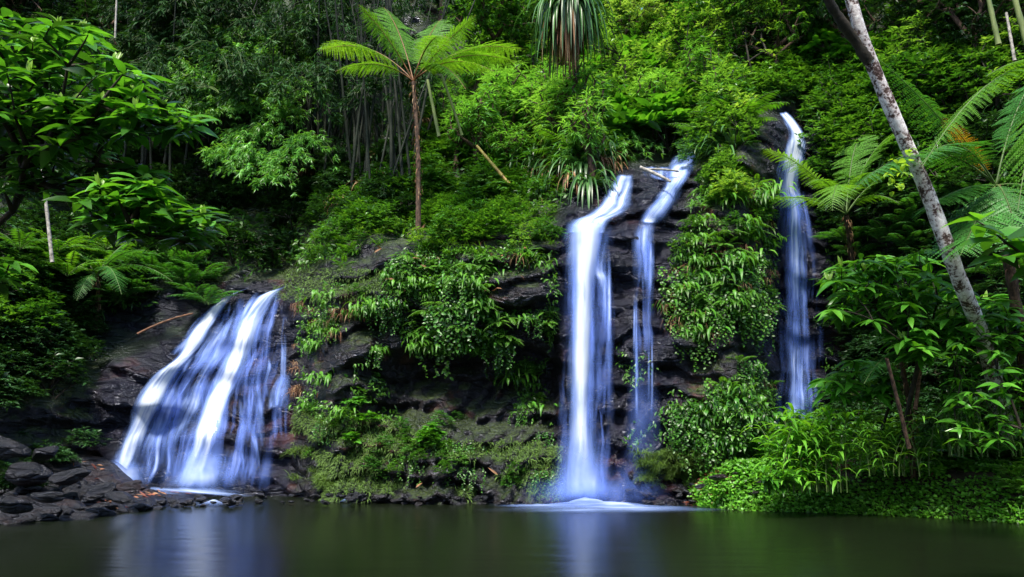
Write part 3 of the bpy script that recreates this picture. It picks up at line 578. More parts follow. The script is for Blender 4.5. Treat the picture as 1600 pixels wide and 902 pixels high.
def rosettes(mb, P, n, L, W, prof='broad', up=.35, outdir=None, droop=.3, fold=.3, jit=.2):
    P = np.asarray(P); k = len(P)
    az = R.uniform(0, 2*np.pi, (k, 1))+np.arange(n)[None]*2*np.pi/n+R.normal(0, .25, (k, n))
    D = np.stack([np.cos(az), np.sin(az), np.full_like(az, up)+R.normal(0, jit, (k, n))], -1)
    if outdir is not None: D = D+np.asarray(outdir).reshape(-1, 1, 3)
    PP = np.repeat(P[:, None], n, 1)+R.normal(0, .02, (k, n, 3)); ln = L*R.uniform(.65, 1.15, (k, n)); 
    Nn = np.array([0, 0, 1.])+R.normal(0, .25, (k*n, 3)) - .35*np.array([0, 1, 0])
    leaves(mb, PP.reshape(-1, 3), D.reshape(-1, 3), Nn, ln.ravel(), (ln*W/L).ravel(), prof, droop, fold)

PROTO = {}
def proto(key, name, parts): PROTO.setdefault(key, []).append((name, parts))
def mkshrub(key, name, rad, h, ncl, nl, L, W, mat, prof='low', up=.3, droop=.3, flat=.75):
    d = unit(R.normal(size=(ncl, 3))); d[:, 2] = np.abs(d[:, 2])*.9+.05; r = R.uniform(.45, 1, (ncl, 1))**.6
    P = d*r*np.array([rad, rad, h*flat])+np.array([0, 0, h*.3]); P += .18*rad*fbm(P*3, 2, 5)[:, None]*unit(P)
    lm, sm = MB(), MB(); grow(sm, P[:min(ncl, 60)], (0, 0, -.15), .03, .005); rosettes(lm, P, nl, L, W, prof, up, d*.5, droop)
    proto(key, name, [('foliage', lm.mesh('foliage', mat)), ('stem', sm.mesh('stem', M['twig']))])
REC = []
def place(key, p, s, rz, label, cat, group, tilt=(0, 0), i=None, small=False):
    REC.append((key, tuple(p), s, rz, tilt, random.randrange(len(PROTO[key])), cat, small))
for k in range(4):
    mkshrub('shrub', 'shrub', .8, 1.1, 75, 6, .22, .085, M['shrub'], flat=.95)
    mkshrub('bright', 'shrub', .8, 1.1, 80, 6, .19, .075, M['bright'], droop=.2, flat=.95)
    mkshrub('sapling', 'sapling', .55, 2.4, 60, 6, .2, .07, M['bright'] if k % 2 else M['shrub'], up=.1, droop=.4, flat=1.0)
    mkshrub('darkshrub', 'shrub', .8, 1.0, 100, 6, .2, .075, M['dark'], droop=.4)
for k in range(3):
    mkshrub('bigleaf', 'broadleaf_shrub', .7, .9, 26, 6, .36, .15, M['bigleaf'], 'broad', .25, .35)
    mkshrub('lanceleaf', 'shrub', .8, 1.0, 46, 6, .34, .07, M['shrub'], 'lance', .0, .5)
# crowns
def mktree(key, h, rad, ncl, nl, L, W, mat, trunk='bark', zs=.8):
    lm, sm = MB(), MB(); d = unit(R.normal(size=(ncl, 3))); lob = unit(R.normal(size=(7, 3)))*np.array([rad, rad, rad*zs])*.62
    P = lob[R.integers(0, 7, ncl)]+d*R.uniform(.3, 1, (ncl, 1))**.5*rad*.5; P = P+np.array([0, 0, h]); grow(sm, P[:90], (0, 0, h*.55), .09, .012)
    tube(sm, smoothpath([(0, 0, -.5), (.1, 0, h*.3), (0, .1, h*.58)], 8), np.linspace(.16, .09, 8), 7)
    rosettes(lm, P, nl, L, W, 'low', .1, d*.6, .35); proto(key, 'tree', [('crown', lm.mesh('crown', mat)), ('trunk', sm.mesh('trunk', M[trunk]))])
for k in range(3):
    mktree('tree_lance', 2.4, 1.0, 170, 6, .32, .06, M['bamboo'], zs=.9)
    mktree('tree', 3.2, 1.9, 520, 7, .2, .085, M['shrub']); mktree('tree_bright', 3.0, 1.8, 520, 7, .18, .08, M['bright']); mktree('tree_pale', 3.0, 1.7, 480, 7, .17, .075, M['hazeleaf']); mktree('tree_dark', 3.4, 2.0, 520, 7, .22, .085, M['dark'])
# ferns
def mkfern(key, nf, L, mat, spread=1.0, fine=True, plen=.2, hangd=0):
    lm, sm = MB(), MB()
    for i in range(nf):
        az = i*2.4+R.normal(0, .2); l = L*R.uniform(.7, 1.1); el = R.uniform(.1, .5)
        tip = np.array([np.cos(az)*l*.9*spread, np.sin(az)*l*.9*spread, l*(el-hangd)])
        frond(lm, sm, (0, 0, 0), tip, .32, 18, plen, fine, None, bare=.1, stalk=.008, leafw=.38)
    proto(key, 'fern', [('fronds', lm.mesh('fronds', mat)), ('stalks', sm.mesh('stalks', M['stipe_g']))])
for k in range(3):
    mkfern('fern', 9, .75, M['fern'], fine=False); mkfern('fern_dark', 9, .85, M['treefern_dark'], fine=False); mkfern('fernhang', 8, .6, M['fern'], hangd=.55, fine=False)
# hanging strap ferns and cliff sprigs
def mktuft(key, name, n, L, W, mat, up, droop, prof='strap', spr=.08):
    lm = MB(); az = R.uniform(0, 2*np.pi, n); D = np.stack([np.cos(az), np.sin(az)-.3, R.uniform(up*.4, up*1.6, n)], -1)
    leaves(lm, R.normal(0, spr, (n, 3))*np.array([1, 1, .3]), D, np.array([0, -.3, 1.])+R.normal(0, .3, (n, 3)), L*R.uniform(.5, 1.15, n), W*R.uniform(.7, 1.2, n), prof, droop*R.uniform(.6, 1.2, n), .25, grav=True)
    proto(key, name, [('blades', lm.mesh(name, mat))])
for k in range(3):
    mktuft('grass', 'grass_tuft', 70, .5, .018, M['moss'], 1.2, .9, 'blade', .1)
    mktuft('grassgreen', 'grass_tuft', 60, .6, .03, M['fern'], 1.3, .9, 'blade', .1)
    mktuft('strap', 'strap_leaved_plant', 26, .8, .05, M['strapdark'], 1.0, 1.1)
    mktuft('strapdry', 'strap_leaved_plant', 30, 1.0, .05, M['dry'], .5, 1.8)
    mktuft('straplong', 'strap_leaved_plant', 40, 1.3, .06, M['strapdark'], .8, 1.7)
    mktuft('hang', 'hanging_plant', 44, .42, .07, M['fern'], .1, 1.3, 'lance', .22)
    mktuft('hangbright', 'hanging_plant', 44, .38, .085, M['cliffleaf'], .05, 1.4, 'lance', .25)
    mktuft('dryhang', 'dry_grass_tuft', 50, .55, .018, M['dry'], .1, 1.6, 'blade', .15)
def mkvine(key, n, mat, L=.13):
    lm, sm = MB(), MB()
    for i in range(n):
        x = R.normal(0, .3); l = R.uniform(.5, 1.5); k = int(l/.07); t = np.linspace(0, 1, k)
        C = np.stack([x+.1*np.sin(t*5+i), -.1-.12*np.sin(t*3)+R.normal(0, .02, k), -t*l+.15], -1); tube(sm, C[::2], .006, 4)
        az = R.uniform(0, 2*np.pi, k); D = np.stack([np.cos(az), -np.abs(np.sin(az)), R.uniform(-.7, .2, k)], -1)
        leaves(lm, C, D, np.array([0, -1, .5])+R.normal(0, .4, (k, 3)), L*R.uniform(.6, 1.2, k), L*.6, 'oval', .3, .2)
    proto(key, 'vine', [('leaves', lm.mesh('leaves', mat)), ('stem', sm.mesh('stem', M['twig']))])
for k in range(4): mkvine('vine', 9, M['shrub']); mkvine('vinebright', 11, M['cliffleaf'], .12)
# bamboo: single arching leafy branches, tall culms with leaf sprays
def bambooleaves(mb, C, n, L, out):
    P = C[R.integers(0, len(C), n)]+R.normal(0, .06, (n, 3)); m_ = 6
    for j in range(m_):
        az = out+R.normal(0, .9, n); D = np.stack([np.cos(az), np.sin(az), R.uniform(-1.3, .1, n)], -1)
        l = L*R.uniform(.6, 1.1, n); leaves(mb, P, D, np.array([0, 0, 1.])+R.normal(0, .5, (n, 3)), l, l*.15, 'lance', .25, .2)
def mkspray(key, mat, L=1.6, n=70, leaf=.24):
    lm, sm = MB(), MB()
    for i in range(5):
        az = R.uniform(-2.8, -.3); l = L*R.uniform(.6, 1.1); tip = np.array([np.cos(az)*l*.8, np.sin(az)*l*.8, -l*R.uniform(.1, .6)])
        C = bez((0, 0, 0), tip*.5+np.array([0, 0, l*.55]), tip, 20); tube(sm, C[::2], np.linspace(.012, .003, 10), 4); bambooleaves(lm, C[4:], n//5, leaf, az)
    proto(key, 'bamboo_branch', [('leaves', lm.mesh('leaves', mat)), ('branch', sm.mesh('branch', M['stipe_g']))])
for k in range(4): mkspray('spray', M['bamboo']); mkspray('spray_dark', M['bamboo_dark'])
def mkculm(key, h, cm, lm_, nleaf=90, lean=.5, r=.05, leafy=.35):
    lm, sm = MB(), MB(); n = int(h/.35); t = np.linspace(0, 1, n*3)
    C = np.stack([lean*t**2.2*h*.4, -.15*lean*t**2*h, t*h], -1); rad = r*(1-.75*t); rad[::3] *= 1.18; tube(sm, C, rad, 7)
    if nleaf:
        i0 = int(len(C)*leafy)
        for b in range(14):
            c = C[R.integers(i0, len(C))]; az = R.uniform(0, 2*np.pi); l = R.uniform(.6, 1.4); tip = c+np.array([np.cos(az)*l, np.sin(az)*l, -.2*l])
            B = bez(c, (c+tip)/2+np.array([0, 0, .4*l]), tip, 10); tube(sm, B[::3], .006, 3); bambooleaves(lm, B[2:], nleaf//14, .22, az)
    parts = [('culm', sm.mesh('culm', cm))]
    if nleaf: parts.insert(0, ('leaves', lm.mesh('leaves', lm_)))
    proto(key, 'bamboo', parts)
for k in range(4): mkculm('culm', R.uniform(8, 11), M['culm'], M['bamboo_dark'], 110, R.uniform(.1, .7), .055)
for k in range(3): mkculm('culm_bare', 8.5, M['culm'], None, 0, R.uniform(.0, .4), .05)
mkculm('culm_g', 5, M['culm_g'], M['bamboo'], 60, -.25, .05, .6)

PLACES = [ # (x0, y0, x1, y1, phrase)
 (-700, -400, 170, 200, 'high at the far left behind the broad-leaved branches'),
 (170, -400, 330, 200, 'in the dark grove at upper left'),
 (330, -400, 560, 130, 'at the top of the picture left of the tall tree fern'),
 (560, -400, 800, 130, 'at the top of the picture behind the tree fern crown'),
 (800, -400, 960, 130, 'on the upper slope around the hanging pandanus'),
 (960, -400, 1110, 170, 'on the bright upper slope above the twisting waterfall'),
 (1110, -400, 1290, 170, 'on the upper slope above the shaded right waterfall'),
 (1290, -400, 1430, 180, 'beside the top of the leaning pale trunk'),
 (1430, -400, 2300, 200, 'in the upper right corner of the jungle'),
 (-700, 200, 130, 420, 'on the left bank under the broad-leaved branches'),
 (130, 200, 330, 420, 'on the shaded slope above the left cascade'),
 (330, 130, 500, 300, 'on the slope between the bamboo and the left cascade'),
 (330, 300, 500, 460, 'along the top of the left cascade'),
 (500, 130, 660, 320, 'at the foot of the tree fern, left of its trunk'),
 (660, 130, 800, 320, 'on the slope right of the tree fern trunk'),
 (500, 320, 660, 420, 'on the mossy rim of the middle cliff below the tree fern'),
 (660, 320, 880, 420, 'on the rim of the middle cliff left of the tall waterfall'),
 (800, 130, 1000, 320, 'on the slope just above the tall waterfall'),
 (1000, 170, 1160, 260, 'above the brown boulder of the twisting waterfall'),
 (1160, 170, 1300, 330, 'beside the top of the shaded right waterfall'),
 (-700, 420, 160, 900, 'on the left bank above the heap of boulders'),
 (160, 420, 300, 900, 'on the dark slope left of the left cascade'),
 (300, 420, 470, 900, 'at the edge of the left cascade'),
 (470, 420, 620, 560, 'on the upper middle cliff near the left cascade'),
 (620, 420, 760, 560, 'in the upper centre of the middle cliff'),
 (760, 420, 885, 560, 'on the upper middle cliff beside the tall waterfall'),
 (470, 560, 620, 900, 'low on the middle cliff near the left cascade'),
 (620, 560, 760, 900, 'low in the centre of the middle cliff'),
 (760, 560, 885, 900, 'low on the middle cliff beside the tall waterfall'),
 (885, 320, 1045, 900, 'on the wet rock between the tall and the twisting waterfall'),
 (1045, 260, 1215, 420, 'on the top of the fern-hung cliff left of the shaded waterfall'),
 (1045, 420, 1215, 560, 'halfway down the fern-hung cliff left of the shaded waterfall'),
 (1045, 560, 1215, 900, 'low on the fern-hung cliff left of the shaded waterfall'),
 (1215, 330, 1330, 900, 'in the recess of the shaded right waterfall'),
 (1330, 180, 1480, 400, 'in the dark jungle behind the leaning pale trunk'),
 (1480, 200, 2300, 400, 'in the dark jungle right of the leaning pale trunk'),
 (1330, 400, 2300, 620, 'in the thicket behind the right bank'),
 (1215, 620, 2300, 900, 'on the right bank above the creeping ground cover')]
def where(x, y):
    for x0, y0, x1, y1, s in PLACES:
        if x0 <= x < x1 and y0 <= y < y1: return s
    return 'on the right bank above the creeping ground cover' if x > 1100 else 'on the hillside'
def inpoly(x, y, poly):
    c = False; n = len(poly)
    for i in range(n):
        x1, y1 = poly[i]; x2, y2 = poly[(i+1) % n]
        if (y1 > y) != (y2 > y) and x < (x2-x1)*(y-y1)/(y2-y1)+x1: c = not c
    return c
BARE = [(530, 500, 655, 560), (560, 565, 700, 660), (765, 405, 880, 480), (876, 345, 1052, 700), (1010, 515, 1100, 570), (640, 545, 872, 690), (455, 395, 520, 430), (540, 425, 600, 455), (1170, 180, 1215, 240)]
CLEAR = [(1160, 165, 1222, 285), (1205, 165, 1272, 385), (1206, 380, 1290, 640), (985, 238, 1092, 350), (925, 262, 1000, 350), (868, 335, 968, 780), (968, 330, 1040, 500), (330, 435, 455, 480), (150, 480, 460, 790)]
def cliffy(x, y):
    for a_, b_, c_, d_ in CLEAR:
        if a_ < x < c_ and b_ < y < d_: return -9
    if ROCKAT(x, y) < .5: return 1.0
    f = float(fbm(np.array([[x*.017, y*.021, 3.]]), 3, 66)[0])
    for a_, b_, c_, d_ in BARE:
        if a_ < x < c_ and b_ < y < d_: f -= .33
    return f + (.24 if x > 1045 else .16)
def ROCKAT(x, y): return ROCK[int(min(max((y+350)/STEP, 0), ROCK.shape[0]-1)), int(min(max((x+700)/STEP, 0), ROCK.shape[1]-1))]
def scatter(poly, n, mind=0):
    xs = [p[0] for p in poly]; ys = [p[1] for p in poly]; out = []; tries = 0
    while len(out) < n and tries < n*60:
        tries += 1; x, y = random.uniform(min(xs), max(xs)), random.uniform(min(ys), max(ys))
        if inpoly(x, y, poly) and (not mind or all((x-a_)**2+(y-b_)**2 > mind*mind for a_, b_ in out)): out.append((x, y))
    return out
def rect(x0, y0, x1, y1): return [(x0, y0), (x1, y0), (x1, y1), (x0, y1)]
DESC = {'tree_pale': ('pale yellow-green tree', 'tree'), 'strapdry': ('withered brown strap plant', 'plant'), 'straplong': ('plant with very long straps', 'plant'), 'shrub': ('green leafy shrub', 'shrub'), 'bright': ('bright yellow-green leafy shrub', 'shrub'), 'darkshrub': ('dark green shaded shrub', 'shrub'),
 'bigleaf': ('low shrub with broad glossy leaves', 'shrub'), 'lanceleaf': ('shrub with long drooping leaves', 'shrub'), 'tree': ('small green tree', 'tree'),
 'sapling': ('tall loose green sapling', 'tree'), 'tree_lance': ('small tree with drooping narrow leaves', 'tree'), 'tree_bright': ('small light green tree', 'tree'), 'tree_dark': ('small dark green tree', 'tree'), 'fern': ('arching green fern', 'fern'), 'fern_dark': ('dark green fern', 'fern'),
 'fernhang': ('hanging green fern', 'fern'), 'grass': ('tuft of thin mossy grass', 'grass'), 'grassgreen': ('tuft of green grass', 'grass'), 'strap': ('plant with long arching strap leaves', 'plant'),
 'hang': ('plant with drooping pointed leaves', 'plant'), 'hangbright': ('bright green plant with drooping leaves', 'plant'), 'dryhang': ('tuft of withered brown grass', 'grass'),
 'vine': ('hanging leafy vine', 'vine'), 'vinebright': ('bright green hanging vine', 'vine'), 'spray': ('drooping light green bamboo branch', 'bamboo'), 'spray_dark': ('drooping dark bamboo branch', 'bamboo'),
 'culm': ('tall dark leafy bamboo stem', 'bamboo'), 'culm_bare': ('bare dark bamboo stem', 'bamboo'), 'culm_g': ('green bamboo stem', 'bamboo')}
def sow(key, poly, n, s0, s1, off=.0, tilt=0, mind=0, small=False, sink=.1, rzfree=True):
    for x, y in scatter(poly, n, mind):
        if x < 1295 and cliffy(x, y) < random.uniform(-.05, .1): continue
        p = surf(x, y, off); p[2] -= sink; d, c = DESC[key]; wh = where(x, y)
        place(key, p, random.uniform(s0, s1), random.uniform(0, 6.28) if rzfree else random.uniform(-.4, .4), d+' '+wh, c, d+'s '+wh, (random.uniform(0, tilt), 0), small=small)

# -- undergrowth: the uncountable leaf carpet of the hillside and the thinner one on the cliffs
def carpet(name, polys, counts, mat, L, prof='low', W=.42, off=.05, thick=.35, down=-.2):
    lm = MB()
    for poly, n in zip(polys, counts):
        k = int(n*1.6); xs = [p[0] for p in poly]; ys = [p[1] for p in poly]
        x = R.uniform(min(xs), max(xs), k); y = R.uniform(min(ys), max(ys), k)
        ok = np.array([inpoly(a_, b_, poly) for a_, b_ in zip(x, y)]); x, y = x[ok][:n], y[ok][:n]
        cl_ = fbm(np.stack([x*.02, y*.03, x*0], -1), 3, 8) > -.18; x, y = x[cl_], y[cl_]
        cm_ = np.array([(a_ > 1295 and R.random() < .5) or cliffy(a_, b_) > 0 for a_, b_ in zip(x, y)]); x, y = x[cm_], y[cm_]
        P = surf(x, y); Nn = nrm(x, y); m = len(x); P = P+Nn*(off+R.uniform(0, thick, (m, 1)))
        D = Nn*.6+R.normal(0, .7, (m, 3))+np.array([0, 0, down]); leaves(lm, P, D, np.array([0, -.5, 1.])+R.normal(0, .5, (m, 3)), L*R.uniform(.5, 1.2, m), L*W*R.uniform(.7, 1.2, m), prof, .3, .25)
    o = link(name, lm.mesh(name, mat)); o['kind'] = 'stuff'; tag(o, 'leafy undergrowth covering the slope' if 'under' in name else 'small creeping plants clinging to the rock', 'undergrowth'); return o
HILL = [(-300, -120), (760, -120), (800, 10), (1210, 20), (1300, -120), (1900, -120), (1900, 420), (1330, 330), (1200, 180), (1060, 250), (930, 300), (860, 345), (600, 385), (330, 450), (150, 560), (-300, 700)]
carpet('undergrowth', [HILL], [60000], M['under'], .22)
carpet('cliff_greenery', [rect(470, 390, 880, 660), rect(1050, 260, 1215, 700), rect(1290, 330, 1900, 720), rect(960, 480, 1050, 700)], [14000, 9000, 12000, 900], M['shrub'], .13, thick=.12, down=-.6)

# -- hillside
D_ = 1
sow('tree_bright', rect(790, 22, 1230, 70), 13, .8, 1.3, mind=30)
sow('tree_lance', rect(800, 235, 925, 300), 8, .8, 1.15, mind=20)
sow('tree_lance', rect(690, 180, 800, 300), 6, .7, 1.0, mind=22)
sow('sapling', rect(800, 60, 1200, 230), 46, .9, 1.5, mind=16)
sow('sapling', rect(1180, 90, 1600, 330), 30, .7, 1.1, mind=16)
sow('sapling', rect(660, 120, 860, 300), 14, .5, .8, mind=16)
sow('tree', rect(760, 20, 1300, 150), 22, .7, 1.2, mind=30)
sow('tree_dark', rect(1210, -60, 1700, 180), 16, .7, 1.1, mind=40)
sow('bright', rect(800, 60, 1170, 210), 80, .8, 1.5, mind=12)
sow('shrub', rect(760, 80, 1300, 270), 110, .7, 1.3, mind=10)
sow('bigleaf', rect(790, 60, 1070, 240), 44, 1.0, 1.8, off=.5)
sow('bigleaf', rect(1070, 40, 1340, 130), 16, 1.0, 1.6, off=.5)
sow('fern', rect(780, 60, 1300, 250), 46, 1.5, 2.6, off=.6)
sow('strap', rect(960, 80, 1300, 240), 24, 1.2, 2.0, off=.5)
sow('lanceleaf', rect(780, 150, 1000, 300), 36, .8, 1.3)
sow('fern', rect(900, 160, 1180, 250), 34, .9, 1.4)
sow('strap', rect(820, 180, 960, 300), 26, .9, 1.6)
sow('spray', rect(760, 120, 960, 270), 16, .7, 1.0, off=.6, rzfree=False)
sow('bright', rect(1075, 170, 1150, 240), 14, .8, 1.2, off=.3)
sow('shrub', rect(1160, 110, 1340, 250), 40, .6, 1.0, off=.2)
sow('straplong', rect(820, 150, 970, 290), 30, .9, 1.5, off=1.0)
sow('strapdry', rect(830, 150, 970, 290), 24, .9, 1.4, off=1.1)
sow('strapdry', rect(440, 180, 660, 330), 16, .6, 1.0, off=.6)
sow('straplong', rect(1380, 150, 1600, 400), 10, .7, 1.1, off=.5)
sow('tree_lance', rect(1000, 190, 1140, 240), 4, .7, .9, mind=20)
sow('tree', rect(640, -40, 800, 60), 9, .8, 1.1, mind=20)
sow('spray', rect(860, 110, 1180, 240), 26, .8, 1.2, off=1.0)
sow('tree_pale', rect(740, 22, 1230, 60), 13, .9, 1.3, mind=26)
sow('tree_pale', rect(-60, -30, 120, 60), 5, .8, 1.1, mind=26)
sow('tree_pale', rect(1240, 0, 1600, 60), 4, .6, .8, mind=40)
sow('tree_pale', rect(960, 70, 1190, 130), 7, .6, .9, mind=26)
# bamboo grove
sow('culm', rect(180, 200, 640, 330), 60, .9, 1.25, mind=14, tilt=.22)
sow('culm_bare', rect(400, 190, 660, 330), 46, .8, 1.2, mind=8, tilt=.28)
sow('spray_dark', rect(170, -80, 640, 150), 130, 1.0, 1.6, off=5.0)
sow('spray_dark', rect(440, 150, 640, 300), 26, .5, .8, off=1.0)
sow('spray', [(270, 70), (330, 40), (450, 50), (500, 110), (490, 230), (430, 290), (350, 250), (270, 130)], 95, .75, 1.15, off=3.4, rzfree=False)
sow('spray', rect(450, 60, 560, 160), 8, .6, .9, off=2.4, rzfree=False)
sow('tree_dark', rect(-200, -100, 260, 200), 16, .8, 1.2, mind=40)
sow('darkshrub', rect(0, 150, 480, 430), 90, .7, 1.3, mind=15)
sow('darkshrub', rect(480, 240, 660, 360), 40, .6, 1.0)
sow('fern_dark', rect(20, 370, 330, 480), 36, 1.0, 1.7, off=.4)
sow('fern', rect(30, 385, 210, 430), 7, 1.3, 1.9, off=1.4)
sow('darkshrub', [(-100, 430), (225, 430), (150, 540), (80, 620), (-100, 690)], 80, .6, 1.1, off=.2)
sow('shrub', rect(-60, 430, 200, 540), 26, .5, .9, off=.5)
sow('strap', rect(60, 440, 220, 560), 18, .7, 1.2)
sow('fern_dark', rect(250, 340, 480, 440), 26, .7, 1.1)
# terrace under the tree fern
sow('shrub', rect(500, 300, 860, 390), 80, .4, .8, mind=9)
sow('grassgreen', rect(430, 330, 880, 400), 90, .6, 1.1, small=True)
sow('bright', rect(560, 330, 860, 390), 26, .3, .55)
sow('strap', rect(590, 240, 760, 340), 24, .8, 1.4)
sow('lanceleaf', rect(640, 180, 800, 320), 46, .6, 1.1)
sow('shrub', rect(660, 130, 820, 320), 50, .5, 1.0)
sow('fern', rect(440, 340, 700, 430), 26, .6, 1.0)
sow('dryhang', rect(560, 320, 860, 400), 26, .6, 1.0, small=True)
# middle cliff
sow('fernhang', [(600, 390), (770, 380), (800, 500), (770, 620), (640, 520)], 110, .5, 1.1, off=.2)
sow('hang', rect(480, 400, 860, 640), 80, .6, 1.1, off=.1, small=True, rzfree=False)
sow('vine', [(600, 380), (860, 370), (870, 470), (760, 560), (640, 520)], 18, .6, 1.0, off=.2, rzfree=False)
sow('bigleaf', rect(500, 620, 700, 700), 12, .3, .45, off=.1)
sow('shrub', rect(460, 640, 700, 760), 26, .25, .4, off=.1)
sow('shrub', rect(800, 520, 870, 600), 14, .35, .5, off=.2)
sow('fernhang', rect(765, 480, 860, 560), 14, .6, .9, off=.15)
sow('dryhang', rect(450, 430, 560, 640), 40, .5, .9, small=True, rzfree=False)
sow('grass', rect(450, 640, 520, 760), 40, .6, 1.0, off=.05, small=True)
sow('fernhang', [(590, 380), (790, 370), (860, 440), (800, 560), (640, 560)], 46, .35, .7, off=.15)
sow('hangbright', [(590, 400), (790, 390), (780, 600), (660, 600)], 40, .4, .8, off=.12, small=True, rzfree=False)
sow('vine', rect(480, 420, 880, 740), 80, .35, .6, off=.1, rzfree=False)
sow('shrub', rect(480, 400, 880, 770), 60, .16, .34, off=.05, small=True)
sow('fern', rect(560, 380, 880, 700), 50, .3, .55, off=.05)
# cliff between and right
sow('vinebright', [(1060, 420), (1190, 360), (1200, 690), (1060, 690), (1030, 560)], 80, .6, .95, off=.15, rzfree=False)
sow('hangbright', rect(1050, 520, 1200, 690), 60, .6, 1.0, off=.12, small=True, rzfree=False)
sow('fernhang', rect(1060, 270, 1210, 560), 46, .7, 1.1, off=.15)
sow('hang', rect(1060, 250, 1215, 560), 50, .7, 1.2, off=.12, small=True, rzfree=False)
sow('bright', rect(1065, 200, 1150, 330), 26, .4, .8, off=.2)
sow('dryhang', rect(1010, 430, 1110, 560), 34, .6, 1.1, small=True, rzfree=False)
sow('fernhang', rect(925, 520, 960, 610), 7, .4, .6, off=.1)
sow('fern', rect(1060, 260, 1215, 700), 50, .4, .8, off=.1)
sow('shrub', rect(1060, 200, 1215, 480), 40, .25, .5, off=.1)
sow('dryhang', rect(1050, 270, 1210, 620), 46, .5, .9, small=True, rzfree=False)
sow('grass', rect(1000, 700, 1140, 745), 60, .5, .8, off=.2, small=True)
# right jungle
sow('shrub', rect(1260, 120, 1460, 320), 50, .7, 1.1, off=.3, mind=14)
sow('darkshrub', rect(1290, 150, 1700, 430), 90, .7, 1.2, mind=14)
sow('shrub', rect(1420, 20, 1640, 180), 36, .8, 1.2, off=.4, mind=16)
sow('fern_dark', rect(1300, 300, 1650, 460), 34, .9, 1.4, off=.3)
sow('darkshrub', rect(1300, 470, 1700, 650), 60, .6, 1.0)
#@@B
# -- moss and fine grass on the feet of the cliffs: nobody could count it
lm = MB()
for poly, n in (([(460, 640), (560, 650), (700, 690), (880, 690), (880, 782), (460, 785)], 26000), (rect(1000, 700, 1150, 760), 7000), (rect(425, 420, 640, 470), 3000), (rect(1095, 255, 1200, 300), 1500)):
    xs = [p[0] for p in poly]; ys = [p[1] for p in poly]; x = R.uniform(min(xs), max(xs), n); y = R.uniform(min(ys), max(ys), n)
    ok = np.array([inpoly(a_, b_, poly) for a_, b_ in zip(x, y)]) & (fbm(np.stack([x*.015, y*.03, x*0], -1), 3, 44) > -.15); x, y = x[ok], y[ok]
    P = surf(x, y)+nrm(x, y)*.02; m = len(x)
    leaves(lm, P, nrm(x, y)*.7+R.normal(0, .5, (m, 3))+np.array([0, 0, .3]), np.array([0, -.6, .6]), R.uniform(.06, .2, m), .02, 'low', .7, .2, grav=True)
o = link('moss', lm.mesh('moss', M['moss'])); o['kind'] = 'stuff'; tag(o, 'soft olive moss and fine grass over the foot of the cliffs', 'moss')

# -- right bank: ground cover, litter, plants
def bankpt(V, s, t):
    n, m = V.shape[:2]; fx = np.clip(np.asarray(s)*(n-1), 0, n-1.001); fy = np.clip(np.asarray(t)*(m-1), 0, m-1.001); i = fx.astype(int); j = fy.astype(int); u = (fx-i)[..., None]; v = (fy-j)[..., None]
    return V[i, j]*(1-u)*(1-v)+V[i+1, j]*u*(1-v)+V[i, j+1]*(1-u)*v+V[i+1, j+1]*u*v
lm = MB()
n = 26000; s = R.uniform(.04, .75, n); t = R.uniform(.01, .16, n)**1.0; litter = (fbm(np.stack([s*14, t*20, s*0], -1), 2, 91) > .28) & (t > .07); s, t = s[~litter], t[~litter]
P = bankpt(rb, s, t); m = len(s); P = P+np.stack([R.normal(0, .06, m), R.uniform(-.22, .02, m), R.uniform(-.03, .15, m)], -1)
leaves(lm, P, np.stack([R.normal(0, 1, m), R.normal(-.7, .6, m), R.uniform(-.5, .6, m)], -1), np.array([0, -.8, 1.])+R.normal(0, .35, (m, 3)), R.uniform(.05, .11, m), R.uniform(.045, .08, m), 'oval', .2, .25)
n = 9000; s = R.uniform(.08, .8, n); t = R.uniform(.16, .8, n); P = bankpt(rb, s, t)+np.stack([R.normal(0, .06, n), R.normal(0, .05, n), R.uniform(0, .2, n)], -1)
leaves(lm, P, np.stack([R.normal(0, 1, n), R.normal(-.4, .8, n), R.uniform(-.3, .7, n)], -1), np.array([0, -.4, 1.])+R.normal(0, .35, (n, 3)), R.uniform(.08, .16, n), R.uniform(.05, .09, n), 'oval', .2, .25)
n = 1500; s = R.uniform(.05, .75, n); P = bankpt(rb, s, R.uniform(.01, .05, n))
leaves(lm, P+np.array([0, -.12, .05]), np.stack([R.normal(0, .5, n), R.uniform(-1, 0, n), R.uniform(.2, 1, n)], -1), (0, -1, .5), R.uniform(.2, .4, n), .018, 'blade', 1.4, .2, grav=True)
o = link('ground_cover', lm.mesh('ground_cover', M['cover'])); o['kind'] = 'stuff'; tag(o, 'bright green creeping ground cover on the right bank', 'ground cover')
lm = MB()
def lit(V, s0, s1, t0, t1, n, lift=.06):
    s = R.uniform(s0, s1, n); t = R.uniform(t0, t1, n); P = bankpt(V, s, t)+np.stack([R.normal(0, .05, n), R.normal(0, .05, n), R.uniform(.01, lift, n)], -1)
    leaves(lm, P, np.stack([R.normal(0, 1, n), R.normal(0, .7, n), R.normal(.05, .2, n)], -1), np.array([0, -.4, 1.])+R.normal(0, .3, (n, 3)), R.uniform(.1, .28, n), R.uniform(.03, .06, n), 'lance', .1, .2)
lit(rb, .0, .2, .0, .2, 900); lit(rb, .28, .5, .09, .2, 1200, .12); lit(lb, .1, .5, .3, .9, 300)
o = link('leaf_litter', lm.mesh('leaf_litter', M['litter'])); o['kind'] = 'stuff'; tag(o, 'reddish brown fallen leaves and twigs on the right bank', 'leaf litter')
def sowbank(V, key, s0, s1, t0, t1, n, k0, k1, wh, small=False):
    for i in range(n):
        p = bankpt(V, np.array([random.uniform(s0, s1)]), np.array([random.uniform(t0, t1)]))[0]; d, c = DESC[key]
        place(key, p, random.uniform(k0, k1), random.uniform(0, 6.28), d+' '+wh, c, d+'s '+wh, small=small)
